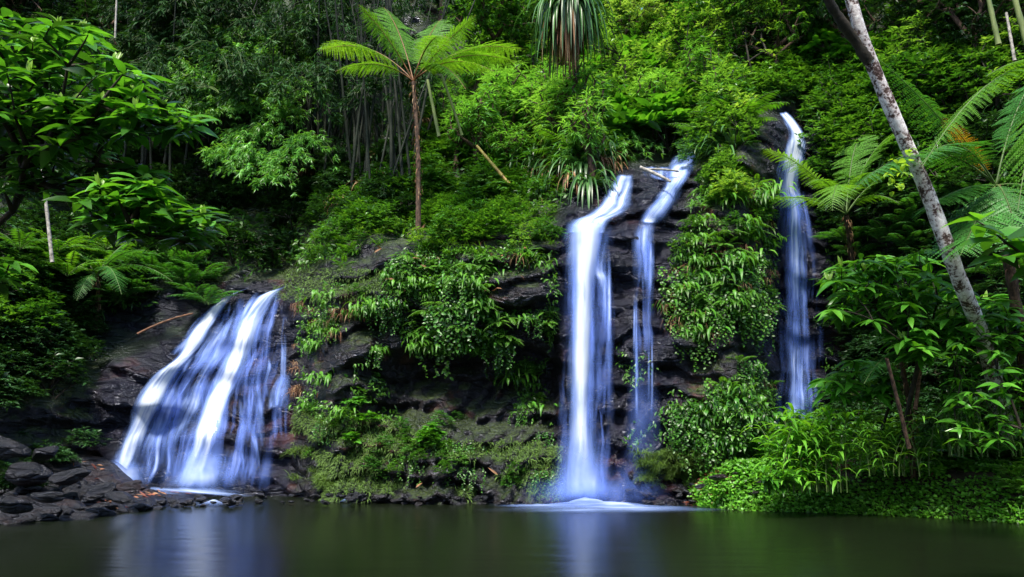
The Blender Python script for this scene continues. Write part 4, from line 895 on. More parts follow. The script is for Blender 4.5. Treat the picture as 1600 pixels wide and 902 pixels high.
sowbank(rb, 'shrub', .3, .7, .2, .6, 60, .4, .75, 'on the flat top of the right bank'); sowbank(rb, 'bigleaf', .2, .7, .14, .4, 30, .4, .7, 'on the flat top of the right bank')
sowbank(rb, 'strap', .3, .7, .15, .5, 40, .7, 1.1, 'on the flat top of the right bank'); sowbank(rb, 'grassgreen', .2, .7, .1, .4, 60, .5, .9, 'on the flat top of the right bank', True)
sowbank(rb, 'fern', .3, .7, .15, .5, 24, .6, 1.0, 'on the flat top of the right bank'); sowbank(rb, 'darkshrub', .3, .8, .4, .9, 50, .7, 1.2, 'at the back of the right bank')
sowbank(rb, 'fern', .52, .62, .06, .12, 4, .8, 1.0, 'at the front right corner of the right bank')
sowbank(lb, 'darkshrub', 0, .29, .6, 1, 44, .5, .9, 'behind the heap of boulders on the left shore')

# tall cane grass by the shaded fall
def cane(root, pts, label, L=.5, W=.06, h=1.3, mat='fern', name='cane_grass'):
    r_ = thing(name, label, 'grass', root); lm, sm = MB(), MB()
    for p in pts:
        hh = h*random.uniform(.6, 1.15); lean = R.normal(0, .28, 2); C = bez(p, p+np.array([0, 0, hh*.6]), p+np.array([lean[0], lean[1]-.1, hh]), 10); tube(sm, C, np.linspace(.013, .005, 10), 5)
        n = 13; k = R.integers(1, 10, n); az = R.uniform(0, 6.28, n)
        leaves(lm, C[k], np.stack([np.cos(az), np.sin(az), R.uniform(.5, 1.4, n)], -1), np.array([0, 0, 1.]), L*R.uniform(.6, 1.1, n), W, 'lance', R.uniform(.5, 1.2, n), .3, grav=True)
    part('blades', lm, M[mat], r_); part('stems', sm, M['stipe_g'], r_)
c0 = bankpt(rb, np.array([.20]), np.array([.14]))[0]
B0 = at(1265, 745, 17.3)
cane(tuple(B0), [B0+np.array([random.uniform(-.75, .75), random.uniform(-.4, .4), -.3]) for _ in range(46)], 'tall clump of cane grass with broad arching blades at the water edge below the shaded waterfall', .62, .085, 1.45, 'cover')
B1 = at(1400, 720, 17.0)
cane(tuple(B1), [B1+np.array([random.uniform(-.8, .8), random.uniform(-.5, .5), -.3]) for _ in range(20)], 'lower dark cane grass on the right bank beneath the broad-leaved bush', .5, .05, 1.0)
B2 = at(1550, 690, 16.5)
cane(tuple(B2), [B2+np.array([random.uniform(-1.1, 1.1), random.uniform(-.5, .5), -.3]) for _ in range(26)], 'tall thin grass at the right edge of the picture behind the red litter', .6, .04, 1.6)
cane(tuple(at(1215, 790, 17.4)), [at(1215+random.uniform(-14, 30), 770, 17.0) for _ in range(7)], 'small broad-bladed water plant at the very edge of the pool left of the cane grass', .38, .11, .5, 'bigleaf', 'water_plant')

# ---- hero: broad-leaved shrub on the right, over the pale trunk foot
def hero(name, label, root, regions, L, W, nl, leaf='bigleaf', prof='broad', new=0, r0=.05, up=.3, droop=.35, cat='shrub', mid=None, out=None, twig='twig'):
    r_ = thing(name, label, cat, root); lm, sm, nm_ = MB(), MB(), MB(); P = []
    for poly, n, Y0, Y1, mind in regions:
        for x, y in scatter(poly, n, mind): P.append(at(x, y, random.uniform(Y0, Y1)))
    P = np.array(P); extra = [] if mid is None else [np.array(m_) for m_ in mid]
    grow(sm, np.vstack([P]+[e_[None] for e_ in extra]), root, r0, .006); rosettes(lm, P, nl, L, W, prof, up, out, droop, .3)
    part('foliage', lm, M[leaf], r_); part('branches', sm, M[twig], r_)
    if new:
        k = R.choice(len(P), new, replace=False); n = len(k)
        for j in range(3): leaves(nm_, P[k]+np.array([0, 0, .02]), np.stack([R.normal(0, .3, n), R.normal(0, .3, n), np.full(n, 1.)], -1), np.array([0, -1, .2])+R.normal(0, .4, (n, 3)), L*R.uniform(.3, .6, n), W*.45, 'broad', .15, .4)
        part('young_leaves', nm_, M['newleaf'], r_)
    return r_
hero('broadleaf_shrub', 'large shrub with whorls of broad green leaves over the foot of the pale trunk', tuple(at(1400, 728, 17.6)),
  [([(1285, 440), (1340, 400), (1430, 390), (1500, 450), (1600, 480), (1620, 560), (1500, 540), (1420, 570), (1380, 500), (1300, 500)], 180, 15.4, 17.4, 6)], .44, .15, 7, 'bigleaf', 'broad', 26, .05, .05, .4)
hero('broadleaf_shrub', 'small shrub with broad drooping leaves beside the foot of the shaded waterfall', tuple(at(1370, 715, 18.6)),
  [([(1275, 590), (1340, 560), (1400, 580), (1400, 620), (1300, 625)], 44, 16.8, 18, 6)], .42, .13, 7, 'bigleaf', 'broad', 3, .035, .05, .45)
hero('broadleaf_shrub', 'dark glossy shrub at the right edge of the picture, above the ground cover', tuple(at(1620, 750, 17.6)),
  [(rect(1480, 500, 1650, 700), 90, 15.0, 17, 10)], .34, .11, 6, 'bigleaf', 'broad', 0, .04, .1, .5)
hero('broadleaf_plant', 'large pointed leaves reaching in from the right edge in front of the ferns', tuple(at(1760, 790, 8.6)),
  [([(1520, 345), (1600, 330), (1640, 420), (1560, 405)], 8, 7.6, 8.2, 18)], .42, .2, 4, 'bigleaf', 'broad', 0, .03, .0, .3)
# ---- hero: the bush top left
ROOT = np.array([-7.4, 8.6, .3])
hero('broadleaf_tree', 'leafy branches of a near broad-leaved tree hanging in from the upper left edge', tuple(ROOT),
  [([(-80, 20), (60, 30), (140, 50), (190, 110), (235, 130), (200, 190), (-80, 210)], 150, 7.4, 9.4, 9),
   ([(60, 160), (200, 150), (305, 185), (290, 210), (180, 215), (40, 250)], 74, 7.4, 8.8, 9),
   ([(150, 280), (215, 262), (280, 320), (340, 350), (290, 385), (190, 370), (120, 320)], 84, 7.4, 8.4, 9),
   (rect(-80, 190, 180, 310), 70, 8.0, 9.6, 11), ([(-80, 330), (20, 380), (20, 440), (-80, 460)], 8, 7.4, 8, 14)], .29, .11, 7, 'bushleaf', 'broad', 70, .036, .15, .35,
  cat='tree', mid=[at(-90, 560, 8.6), at(-60, 420, 8.5), at(20, 330, 8.4), at(60, 240, 8.5)])
mb = MB(); mb.add(*(lambda V: (V.reshape(-1, 3), [[i*12+j, i*12+j+1, (i+1)*12+j+1, (i+1)*12+j] for i in range(11) for j in range(11)]))(
   np.array([[(-7.0-6*i/11, 2+7.6*j/11, -.4+1.2*min(1, i/4)) for j in range(12)] for i in range(12)])))
struct('near_left_bank', mb, M['soil'])
mb = MB(); mb.add(*(lambda V: (V.reshape(-1, 3), [[i*12+j, i*12+j+1, (i+1)*12+j+1, (i+1)*12+j] for i in range(11) for j in range(11)]))(
   np.array([[(7.6+6*i/11, 2+7*j/11, -.4+1.4*min(1, i/4)) for j in range(12)] for i in range(12)])))
struct('near_right_bank', mb, M['soil'])

# ---- hero: tree ferns
def treefern(label, foot, crown, fronds, r=(.11, .07), mat='treefern', pl=.25, dead=(), gcrown=None, npin=30, hang=.35, stalkc='stipe'):
    foot, crown = np.array(foot, float), np.array(crown, float); r_ = thing('tree_fern', label, 'tree fern', tuple(foot)); sm = MB()
    n = 60; C = smoothpath([foot-np.array([0, 0, .3]), foot*.5+crown*.5+np.array([.06, 0, 0]), crown], n); rad = np.linspace(*r, n)*(1+.07*R.normal(size=n)); tube(sm, C, rad, 10)
    part('trunk', sm, M['bark'], r_)
    fm = MB(); k_ = R.integers(12, n, 130); az_ = R.uniform(0, 6.28, 130); dr_ = np.stack([np.cos(az_), np.sin(az_), np.full(130, .3)], -1)
    leaves(fm, C[k_]+dr_*rad[k_][:, None]*.8, dr_, (0, 0, 1.), R.uniform(.08, .3, 130), .022, 'blade', 2.4, .2, grav=True); part('fibre', fm, M['dry'], r_)
    for i, f in enumerate(fronds):
        tip, arch = np.array(f[0]), f[1]; m_ = M['yellow'] if i in dead else M[mat]; lm, st = MB(), MB(); o_ = f[2] if len(f) > 2 else {}
        kw = dict(npin=npin, plen=pl, bare=.2, stalk=.022, hang=hang, leafw=.2); kw.update(o_)
        frond(lm, st, crown+np.array([0, 0, .02]), tip, arch, **kw); fr = part('frond', lm, m_, r_)
        st.v = [v-foot for v in st.v]; link('stalk', st.mesh('stalk', M[stalkc]), fr)
        if i in dead: fr['label'] = 'withered yellow frond'
    return r_
Yc = 22.0
A_ = lambda x, y, dy=0: at(x, y, Yc+dy)
treefern('tall slender tree fern with a bright umbrella crown on the middle cliff rim', at(654, 345, Yc), at(646, 128, Yc),
 [(A_(560, 8, -.6), .16), (A_(744, 24, -.5), .10), (A_(524, 112, -.4), .34), (A_(806, 98, .4), .32), (A_(772, 112, -1.2), .34), (A_(728, 140, -1.6), .5), (A_(600, 12, 1.4), .2), (A_(690, 30, 1.6), .2),
  (A_(500, 80, 1.4), .3), (A_(815, 78, 1.4), .26), (A_(700, 60, -1.9), .5)], (.08, .055), 'treefern', .22, dead=(), npin=36)
B_ = lambda x, y, Y: at(x, y, Y*1.22)
treefern('big tree fern at the right edge whose long fronds reach behind the pale trunk', at(1620, 740, 17), B_(1556, 292, 12.6),
 [(B_(1372, 92, 12.2), .10, dict(plen=.13, hang=.9)), (B_(1438, 258, 11.2), .42), (B_(1500, 400, 11.6), .05, dict(plen=.36, bare=.1)), (B_(1442, 330, 12.0), .15, dict(plen=.34)), (B_(1640, 100, 12.8), .3), (B_(1660, 200, 11.6), .4), (B_(1600, 400, 11.4), .3, dict(plen=.3)), (B_(1330, 300, 11.6), .4), (B_(1472, 182, 11.8), .12, dict(plen=.12)), (B_(1680, 320, 11.6), .2)],
 (.13, .1), 'treefern_dark', .24, dead=(8,), npin=34, hang=.3, stalkc='stipe_g')
treefern('nearer, higher tree fern at the right edge, its fronds arching down to the left', at(1730, 790, 11.4), at(1690, 120, 11.2),
 [(at(1440, 262, 10.8), .42), (at(1540, 120, 10.8), .3), (at(1590, 330, 10.4), .5), (at(1800, 250, 10.6), .4), (at(1640, -60, 11.2), .2)], (.12, .09), 'treefern', .2, npin=40, stalkc='stipe_g')
treefern('low tree fern with spreading light fronds in front of the shaded waterfall', at(1330, 440, 23.0), at(1322, 336, 21.8),
 [(at(1182, 232, 21.4), .30, dict(plen=.16)), (at(1146, 332, 20.8), .26, dict(plen=.16)), (at(1345, 212, 22.4), .34), (at(1402, 208, 21.6), .36), (at(1300, 330, 19.6), .6), (at(1405, 318, 20.6), .5), (at(1450, 270, 21.4), .42), (at(1370, 270, 20.4), .5), (at(1262, 288, 20.6), .5, dict(plen=.2))],
 (.09, .07), 'treefern', .26, npin=30, stalkc='stipe_g')
treefern('small tree fern with blurred fronds in front of the foot of the pale trunk', at(1425, 725, 17.6), B_(1408, 560, 13.6),
 [(B_(1360, 520, 13), .4), (B_(1480, 500, 13.2), .35), (B_(1540, 560, 13), .3), (B_(1350, 600, 13), .3), (B_(1450, 470, 14), .3)], (.06, .045), 'treefern_dark', .22, npin=24, stalkc='stipe_g')
treefern('dark tree fern on the left bank below the near broad-leaved branches', at(150, 500, 24.3), at(150, 432, 23.4),
 [(at(40, 410, 22.8), .35), (at(230, 392, 22.8), .3), (at(90, 385, 23.8), .3), (at(190, 460, 22.2), .5), (at(120, 470, 22.4), .4), (at(270, 440, 23.2), .35), (at(20, 450, 23.2), .35), (at(205, 375, 24.0), .2)], (.08, .06), 'treefern_dark', .22, npin=26, stalkc='stipe_g')

# ---- leaning pale tree
tr = thing('leaning_tree', 'leaning tree with white mottled bark crossing the upper right of the picture', 'tree', tuple(at(1545, 600, 15.64)))
sm = MB(); C = smoothpath([at(1588, 740, 17.94), at(1560, 620, 16.79), at(1532, 520, 15.87), at(1496, 430, 14.95), at(1448, 300, 14.49), at(1400, 190, 14.03), at(1358, 90, 13.68), at(1338, 30, 13.45), at(1315, -60, 13.22), at(1290, -180, 12.99)], 60)
tube(sm, C, np.interp(np.linspace(0, 1, 60), [0, .3, .7, 1], [.175, .145, .115, .085])*(1+.04*fbm(C*3, 3, 4)*3), 16); part('trunk', sm, M['lichen'], tr)
sm = MB(); C = smoothpath([at(1358, 96, 13.68), at(1340, 70, 13.57), at(1312, 30, 13.34), at(1290, -10, 13.11), at(1262, -100, 12.65)], 24); tube(sm, C, np.linspace(.115, .07, 24)*(1+.1*R.normal(size=24)), 10); part('limb', sm, M['twig'], tr)
lm = MB(); sm = MB(); P = np.array([at(x, y, random.uniform(10, 13)) for x, y in scatter(rect(1150, -430, 1400, -180), 30)]); grow(sm, P, C[-1], .05, .008); rosettes(lm, P, 7, .3, .1, 'broad'); part('crown', lm, M['shrub'], tr); part('branches', sm, M['twig'], tr)
r_ = thing('epiphyte', 'small vine with round pale leaves clinging to the leaning pale trunk', 'vine', tuple(at(1400, 260, 13.68)))
lm = MB(); P = np.array([at(x, y, 11.8) for x, y in scatter([(1385, 270), (1400, 240), (1425, 230), (1418, 300), (1390, 310)], 16)]); rosettes(lm, P, 2, .12, .1, 'oval', -.3); part('leaves', lm, M['newleaf'], r_)

# ---- pandanus hanging from the slope above the tall fall
r_ = thing('pandanus', 'pandanus with a hanging skirt of long green and withered strap leaves above the tall waterfall', 'palm', tuple(at(890, 150, 24)))
c = at(888, 6, 23.2)
for nm, n, mat, L0, L1, wd in (('green_leaves', 210, 'strapdark', 1.6, 2.8, .085), ('withered_leaves', 90, 'dry', 1.5, 2.6, .07)):
    lm = MB(); az = R.uniform(0, 6.28, n); k = R.uniform(.25, 1, n) if nm[0] == 'g' else R.uniform(.1, .5, n)
    leaves(lm, c+R.normal(0, .12, (n, 3)), np.stack([np.cos(az)*k, np.sin(az)*k, R.uniform(-.3, .9, n) if nm[0] == 'g' else R.uniform(-.8, 0, n)], -1), (0, 0, 1.), R.uniform(L0, L1, n), wd, 'strap', R.uniform(1.2, 2.6, n), .5, grav=True); part(nm, lm, M[mat], r_)
sm = MB(); tube(sm, smoothpath([at(895, 190, 26), at(900, 90, 24.6), at(890, 30, 23.5), c], 14), .1, 8); part('trunk', sm, M['bark'], r_)
for (x, y, s_) in ((905, 190, 1.1), (860, 200, 1.0), (945, 215, 1.0), (850, 140, .9)):
    q_ = thing('strap_leaved_plant', {905: 'clump of hanging strap leaves directly under the pandanus', 860: 'hanging strap-leaved clump left below the pandanus', 945: 'hanging strap-leaved clump right below the pandanus', 850: 'small strap-leaved clump beside the left of the pandanus skirt'}[x], 'plant', tuple(surf(x, y, .8)))
    lm = MB(); n = 46; az = R.uniform(0, 6.28, n); leaves(lm, surf(x, y-30, 1.0)+R.normal(0, .25, (n, 3)), np.stack([np.cos(az)*.5, np.sin(az)*.5-.3, R.uniform(-.2, .8, n)], -1), (0, 0, 1.), s_*R.uniform(.8, 1.8, n), .05, 'strap', R.uniform(1.5, 2.6, n), .4, grav=True); part('blades', lm, M['strapdark'], q_)

# ---- single poles, logs, stems
def pole(name, label, cat, a_, b_, r, mat, sag=0, seg=10, group=None):
    mb = MB(); a_, b_ = np.array(a_), np.array(b_); C = bez(a_, (a_+b_)/2+np.array([0, 0, sag]), b_, 14); rad = np.full(14, r)*np.linspace(1, .75, 14); rad[::3] *= 1.12; tube(mb, C, rad, seg)
    return single(name, mb, M[mat], label, cat, tuple(a_), group)
pole('bamboo_pole', 'short fallen yellow bamboo pole on the slope right of the tree fern', 'pole', at(796, 288, 23.6), at(745, 228, 24.4), .055, 'culm_y')
pole('bamboo_pole', 'green bamboo stem leaning just right of the tree fern trunk', 'bamboo', at(722, 212, 24.6), at(690, 118, 24.2), .05, 'culm_g', .1)
pole('bamboo_pole', 'second green bamboo stem, the one further left of the leaning pair by the tree fern', 'bamboo', at(686, 214, 24.4), at(668, 125, 24.4), .06, 'culm_g')
pole('fallen_branch', 'thin brown branch lying across the slope left of the left cascade', 'branch', at(215, 522, 22.3), at(302, 490, 22.6), .034, 'deadwood', .14)
pole('dead_sapling', 'thin pale dead stem standing among the dark leaves at far left', 'stem', at(82, 410, 12), at(64, 240, 12), .028, 'pale', .0)
pole('liana', 'thin pale liana hanging down at the top left of the picture', 'liana', at(180, 60, 14), at(184, -40, 14), .018, 'pale')
pole('dead_log', 'grey log lying over the brown boulder at the head of the twisting waterfall', 'log', at(1000, 262, 21.3), at(1048, 284, 21.0), .05, 'pale', .05)
pole('dead_log', 'thinner grey log beside the first one over the brown boulder', 'log', at(1002, 266, 21.5), at(1060, 268, 22.0), .035, 'pale', .08)
pole('bamboo_pole', 'tall green bamboo stem in the upper right corner, left of its pair', 'bamboo', at(1560, 70, 14), at(1536, -40, 14), .05, 'culm_g')
pole('bamboo_pole', 'tall green bamboo stem in the upper right corner, right of its pair', 'bamboo', at(1610, 90, 13), at(1575, -40, 13), .055, 'culm_g')
pole('dead_sapling', 'slim brown dead stem slanting in the upper right corner', 'stem', at(1585, 95, 14), at(1572, 20, 14), .03, 'pale')
pole('bare_sapling', 'slender dark stem rising through the right-bank thicket', 'stem', at(1420, 700, 15.8), at(1385, 560, 15.2), .04, 'bark', .1)
pole('bare_sapling', 'reddish slender stem rising behind the broad-leaved bush', 'stem', at(1430, 640, 16.5), at(1445, 520, 16.5), .04, 'deadwood')
WL = []
# scattered withered leaves caught on the cliff and slope
for i, (x, y) in enumerate(scatter([(540, 260), (860, 270), (860, 400), (740, 560), (560, 480)], 36)+[(495, 622), (585, 395), (650, 762), (778, 742), (1190, 720), (700, 268), (745, 300)]):
    mb = MB(); p = surf(x, y, .35); leaves(mb, p[None], R.normal(0, 1, (1, 3)), np.array([0, -1, .4])+R.normal(0, .3, 3), random.uniform(.16, .3), .05, 'lance', .3, .4)
    WL.append((x, y, single('withered_leaf', mb, M['dry'], 'x', 'leaf', tuple(p))))

# ------------------------------------------------------------------ boulders
BM = []
for k in range(7):
    import bmesh
    bm = bmesh.new(); bmesh.ops.create_icosphere(bm, subdivisions=4, radius=1); V = np.array([v.co[:] for v in bm.verts])
    for _ in range(9):
        d = unit(R.normal(size=3)); h = R.uniform(.55, .85); s = V@d; V = V-np.maximum(s-h, 0)[:, None]*d*.85
    V = V*(1+.12*fbm(V*1.6+k*9, 4, k))[:, None]+.03*fbm(V*6+k, 3, k+5)[:, None]*V
    V *= np.array([1, R.uniform(.7, .95), R.uniform(.42, .62)])
    for v, c in zip(bm.verts, V): v.co = c
    me = bpy.data.meshes.new('boulder'); bm.to_mesh(me); bm.free(); me.materials.append(M['boulder']); me.polygons.foreach_set('use_smooth', [True]*len(me.polygons)); BM.append(me)
def boulder(px, py, Y, r, label, group=None, name='boulder'):
    o = link(name, random.choice(BM), None, at(px, py, Y)); o.scale = (r, r*random.uniform(.8, 1.2), r*random.uniform(.8, 1.1)); o.rotation_euler = (random.uniform(-.3, .3), random.uniform(-.3, .3), random.uniform(0, 6.28))
    if name == 'stone': STN.append((px, py, o, label.split(' ', 4)[:4], group))
    return tag(o, label, 'rock', group)
STN = []
for (x, y, Y, r, l) in [(22, 790, 15.6, .62, 'large pale-topped boulder at the lower left corner of the pool'), (75, 775, 16.3, .55, 'large flat boulder second from the left edge of the shore'), (150, 768, 17.2, .6, 'rounded dark boulder in the middle of the left shore heap'),
    (190, 778, 17.0, .5, 'squat boulder at the water edge right of the rounded one'), (110, 745, 18, .6, 'broad dark boulder at the back of the left shore heap'), (205, 760, 18.2, .45, 'pointed boulder at the right shoulder of the left shore heap'), (45, 742, 18, .7, 'big boulder against the left bank under the dark shrubs'),
    (295, 784, 19.7, .26, 'blue-grey wet stone between the heap and the small rapid'), (352, 780, 20.3, .24, 'round dark stone right of the small white rapid'), (10, 700, 18, .8, 'bulky shaded boulder at the left edge of the picture'), (70, 708, 18.6, .55, 'shaded boulder behind the left shore heap')]:
    boulder(x, y, Y, r*.66, l)
for i in range(185):
    x = random.uniform(-60, 290)**1.0; f = random.random(); row = np.interp(x, [-60, 0, 120, 230, 300], [824, 818, 812, 798, 790]) - f*np.interp(x, [-60, 100, 240, 300], [75, 62, 34, 12]); Y = shoreY(np.interp(x, [-60, 0, 120, 230, 300], [822, 818, 812, 798, 790]))+f*3.0
    p = at(x, row, Y)
    boulder(x, row, Y, random.uniform(.12, .38)*(1-.25*f), 'small dark wet stone piled in the heap on the left shore', 'stones of the left shore heap', 'stone')
for i in range(46):
    x = random.uniform(250, 570); row = random.uniform(778, 791)-(6 if x > 400 else 0); boulder(x, row, random.uniform(19.3, 20.6), random.uniform(.06, .17), 'small dark stone in the low bar between pool and left cascade', 'stones of the low bar below the left cascade', 'stone')
for i in range(26):
    x = random.uniform(940, 1110); boulder(x, random.uniform(762, 788), random.uniform(19.9, 20.6), random.uniform(.08, .22), 'dark wet stone at the foot of the cliff right of the tall waterfall', 'stones right of the tall waterfall', 'stone')
for i in range(20):
    x = random.uniform(560, 880); boulder(x, random.uniform(776, 788), random.uniform(20.0, 20.4), random.uniform(.06, .16), 'small dark stone at the waterline under the middle cliff', 'stones under the middle cliff', 'stone')
for i in range(12):
    x = random.uniform(1080, 1220); boulder(x, random.uniform(735, 785), random.uniform(18.6, 20.0), random.uniform(.08, .25), 'reddish dark stone among litter at the left end of the right bank', 'stones at the left end of the right bank', 'stone')

# ------------------------------------------------------------------ the sown plants: individuals, and the rest of a kind as one mass
LM = [('tree fern crown', 648, 90), ('tree fern trunk', 650, 220), ('tree fern foot', 654, 340), ('pandanus', 888, 80), ('fallen yellow pole', 770, 258), ('tall waterfall lip', 918, 345), ('tall waterfall', 908, 560), ('tall waterfall foot', 910, 760),
 ('twisting waterfall head', 1070, 255), ('twisting waterfall', 1005, 440), ('brown boulder', 1020, 295), ('shaded waterfall top', 1230, 185), ('shaded waterfall', 1242, 450), ('shaded waterfall foot', 1245, 620), ('left cascade top', 410, 450),
 ('left cascade', 310, 600), ('left cascade foot', 250, 755), ('ledge rivulet', 440, 590), ('leaning trunk fork', 1350, 70), ('leaning trunk', 1420, 230), ('leaning trunk foot', 1510, 440), ('boulder heap', 120, 770), ('cane grass', 1265, 700),
 ('large broad-leaved shrub', 1430, 470), ('upper left branches', 150, 120), ('lower left branches', 240, 320), ('lying brown branch', 260, 505), ('red litter', 1470, 745), ('pale dead stem', 72, 320), ('upper right corner', 1590, 10), ('upper left corner', 10, 10), ('light bamboo', 400, 180), ('dark bamboo grove', 520, 200), ('mossy cliff foot', 650, 740), ('hanging vines', 1130, 560)]
ORD = ['leftmost', 'second from left', 'third from left', 'fourth from left', 'fifth from left', 'sixth from left', 'seventh from left']
def project(p):
    x, y, z = p[0], p[1], p[2]-CAM_H; dz = y*CT+z*ST; return 800+F*x/dz, 451-F*(z*CT-y*ST)/dz
NAME = {'tree_pale': 'tree', 'strapdry': 'strap_leaved_plant', 'straplong': 'strap_leaved_plant', 'tree_lance': 'tree', 'tree_bright': 'tree', 'tree_dark': 'tree', 'bright': 'shrub', 'darkshrub': 'shrub', 'lanceleaf': 'shrub', 'bigleaf': 'broadleaf_shrub', 'fern_dark': 'fern', 'fernhang': 'fern', 'grass': 'grass_tuft', 'grassgreen': 'grass_tuft', 'dryhang': 'dry_grass_tuft',
 'strap': 'strap_leaved_plant', 'hang': 'hanging_plant', 'hangbright': 'hanging_plant', 'vinebright': 'vine', 'spray': 'bamboo_branch', 'spray_dark': 'bamboo_branch', 'culm': 'bamboo', 'culm_bare': 'bamboo', 'culm_g': 'bamboo'}
CAP = {'shrub': 280, 'fern': 260, 'grass': 260, 'bamboo': 285, 'plant': 280, 'vine': 200, 'tree': 200}
items = []
for r_ in REC:
    x, y = project(r_[1]); sz = r_[2]/r_[1][1]*{'tree': 3}.get(r_[6], 1)
    vis = -60 < x < 1660 and -140 < y < 860
    items.append((vis, sz, x, y, r_))
items.sort(key=lambda t: -(t[1]+(1 if t[0] else 0)))
cnt = {}; mass = []; cells = {}
for vis, sz, x, y, r_ in items:
    key, p, s_, rz, tilt, vi, cat, small = r_; cnt[cat] = cnt.get(cat, 0)+1
    if not vis or cnt[cat] > CAP.get(cat, 280): mass.append(r_); continue
    nm = NAME.get(key, key); parts = PROTO[key][vi][1]
    if len(parts) == 1 or small: o = link(nm, parts[0][1], None, p)
    else:
        o = link(nm, None, None, p)
        for pn, me in parts: link(pn, me, o)
    o.rotation_euler = (tilt[0], tilt[1], rz); o.scale = (s_, s_, s_); o['category'] = cat
    lm_ = min(LM, key=lambda l: (l[1]-x)**2+(l[2]-y)**2); dx, dy = x-lm_[1], y-lm_[2]; dist = math.hypot(dx, dy)
    dr = ('above ' if dy < -.41*dist else 'below ' if dy > .41*dist else '')+('left of ' if dx < -.41*dist else 'right of ' if dx > .41*dist else '')
    dr = dr.strip(); 
    cells.setdefault((key, lm_[0], ('close ' if dist < 62 else '')+dr), []).append((x, y, o))
def labelcell(d, dr, l, os_, plural):
    os_.sort(key=lambda t: t[1]); n = len(os_); rows = 1 if n <= 7 else 2 if n <= 14 else 3 if n <= 21 else 4 if n <= 28 else 5 if n <= 35 else 6 if n <= 42 else 0
    for o_ in os_: o_[2]['group'] = plural+' near the '+l; o_[2]['label'] = f'{d} {dr} the {l}'.replace('  ', ' ')
    if not rows or n == 1: return
    for ri in range(rows):
        row = sorted(os_[ri*n//rows:(ri+1)*n//rows], key=lambda t: t[0]); m = len(row); rn = '' if rows == 1 else {2: ['upper row ', 'lower row '], 3: ['upper row ', 'middle row ', 'lower row '], 4: ['top row ', 'second row ', 'third row ', 'bottom row '], 5: ['top row ', 'second row ', 'middle row ', 'fourth row ', 'bottom row '], 6: ['top row ', 'second row ', 'third row ', 'fourth row ', 'fifth row ', 'bottom row ']}[rows][ri]
        for k, t in enumerate(row):
            lab = t[2]['label']+', '+rn+('rightmost' if k == m-1 and m > 1 else ORD[k])
            if len(lab.split()) > 16: lab = lab.replace(' leafy', '', 1).replace(' pointed', '', 1).replace(' drooping leaves', ' drooping leaves', 1).replace('bright green plant', 'bright plant')
            if len(lab.split()) > 16: lab = lab.replace('plant with drooping leaves', 'drooping plant').replace('close ', 'near ')
            if len(lab.split()) > 16: lab = lab.replace('near ', '').replace(' from left', ' along')
            t[2]['label'] = lab
PL = lambda d: d.replace('tuft of', 'tufts of') if d.startswith('tuft') else 'plants'+d[5:] if d.startswith('plant') else d.replace(' with ', 's with ', 1).replace('shrubs with', 'shrubs with') if ' with ' in d else d.replace('branch', 'branches') if d.endswith('branch') else d+'s'
for (key, l, dr), os_ in cells.items(): labelcell(DESC[key][0], dr, l, os_, PL(DESC[key][0]))
wl_ = {}
for x, y, o in WL:
    l_ = min(LM, key=lambda l: (l[1]-x)**2+(l[2]-y)**2); dx, dy = x-l_[1], y-l_[2]; dist = math.hypot(dx, dy)+1e-6
    wl_.setdefault((l_[0], (('above ' if dy < -.41*dist else 'below ' if dy > .41*dist else '')+('left of ' if dx < -.41*dist else 'right of ' if dx > .41*dist else '')).strip()), []).append((x, y, o))
for (l, dr), os_ in wl_.items(): labelcell('withered brown leaf caught', dr, l, os_, 'withered brown leaves')
SL = [('large corner boulder', 22, 790), ('large flat boulder', 75, 775), ('rounded dark boulder', 150, 768), ('squat shore boulder', 190, 778), ('broad dark boulder', 110, 745), ('pointed boulder', 205, 760), ('big bank boulder', 45, 742), ('blue-grey wet stone', 295, 784),
      ('round dark stone', 352, 780), ('small white rapid', 330, 791), ('tiny white trickle', 540, 786), ('left cascade foot', 250, 765), ('ledge rivulet', 440, 720), ('tall waterfall foot', 915, 787), ('bank-end litter', 1150, 750), ('mossy cliff foot', 700, 780)]
sc_ = {}
for x, y, o, d, g in STN:
    l_ = min(SL, key=lambda l: (l[1]-x)**2+(l[2]-y)**2); dx, dy = x-l_[1], y-l_[2]; dist = math.hypot(dx, dy)+1e-6
    dr = (('above ' if dy < -.41*dist else 'below ' if dy > .41*dist else '')+('left of ' if dx < -.41*dist else 'right of ' if dx > .41*dist else '')).strip()
    sc_.setdefault((l_[0], dr), []).append((x, y, o))
for (l, dr), os_ in sc_.items(): labelcell('small dark wet stone', dr, l, os_, 'small dark wet stones')
pc = bpy.data.collections.new('plant_sources'); pid = {}
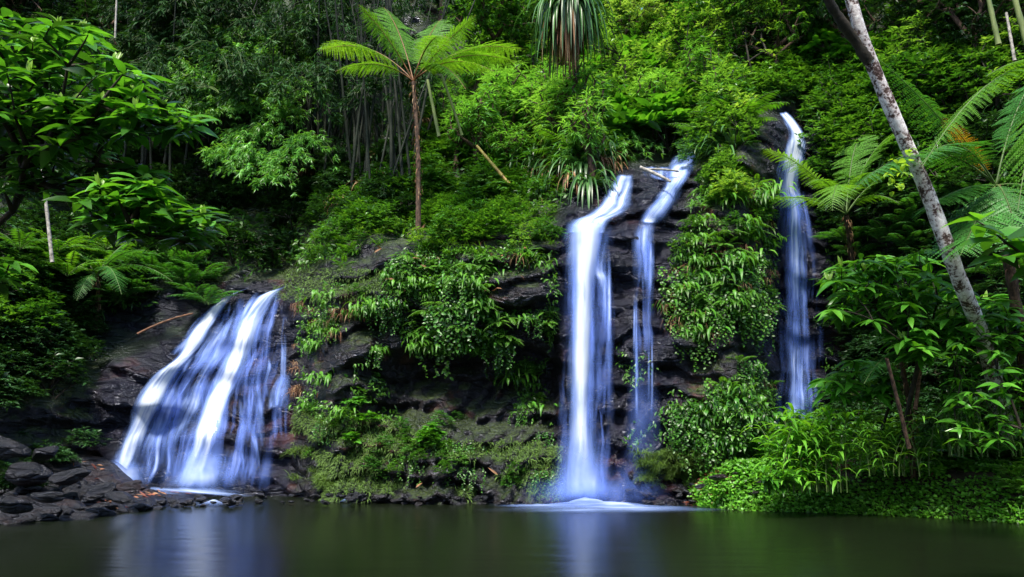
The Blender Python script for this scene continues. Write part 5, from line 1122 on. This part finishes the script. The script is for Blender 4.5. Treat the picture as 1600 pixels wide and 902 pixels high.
def massobj(name, label, recs):
    V = []; rot = []; sc = []; ix = []
    for key, p, s_, rz, tilt, vi, cat, small in recs:
        me = PROTO[key][vi][1][0][1]
        if me.name not in pid: pid[me.name] = len(pid); o = bpy.data.objects.new('source_%03d' % pid[me.name], me); pc.objects.link(o)
        V.append(p); rot.append((tilt[0], tilt[1], rz)); sc.append(s_); ix.append(pid[me.name])
    me = bpy.data.meshes.new(name); me.from_pydata(V, [], [])
    a_ = me.attributes.new('rot', 'FLOAT_VECTOR', 'POINT'); a_.data.foreach_set('vector', np.array(rot, np.float32).ravel())
    a_ = me.attributes.new('scl', 'FLOAT', 'POINT'); a_.data.foreach_set('value', np.array(sc, np.float32))
    a_ = me.attributes.new('pick', 'INT', 'POINT'); a_.data.foreach_set('value', np.array(ix, np.int32))
    o = link(name, me); g = bpy.data.node_groups.new(name, 'GeometryNodeTree'); g.interface.new_socket('Geometry', in_out='INPUT', socket_type='NodeSocketGeometry'); g.interface.new_socket('Geometry', in_out='OUTPUT', socket_type='NodeSocketGeometry')
    gi, go = g.nodes.new('NodeGroupInput'), g.nodes.new('NodeGroupOutput'); ip = g.nodes.new('GeometryNodeInstanceOnPoints'); ci = g.nodes.new('GeometryNodeCollectionInfo')
    ci.inputs['Collection'].default_value = pc; ci.inputs['Separate Children'].default_value = True; ci.inputs['Reset Children'].default_value = True
    def na(n, t): q = g.nodes.new('GeometryNodeInputNamedAttribute'); q.data_type = t; q.inputs['Name'].default_value = n; return q.outputs['Attribute']
    L = g.links; L.new(gi.outputs[0], ip.inputs['Points']); L.new(ci.outputs[0], ip.inputs['Instance']); ip.inputs['Pick Instance'].default_value = True
    L.new(na('pick', 'INT'), ip.inputs['Instance Index']); e2 = g.nodes.new('FunctionNodeEulerToRotation'); L.new(na('rot', 'FLOAT_VECTOR'), e2.inputs[0]); L.new(e2.outputs[0], ip.inputs['Rotation']); L.new(na('scl', 'FLOAT'), ip.inputs['Scale']); L.new(ip.outputs[0], go.inputs[0])
    md = o.modifiers.new('plants', 'NODES'); md.node_group = g; o['kind'] = 'stuff'; tag(o, label, 'undergrowth')
mass = [m_ for m_ in mass]
if mass: massobj('thicket', 'mass of smaller shrubs and ferns filling the jungle slope', mass)
print('individuals', {k: min(v, CAP.get(k, 280)) for k, v in cnt.items()}, 'mass', len(mass))
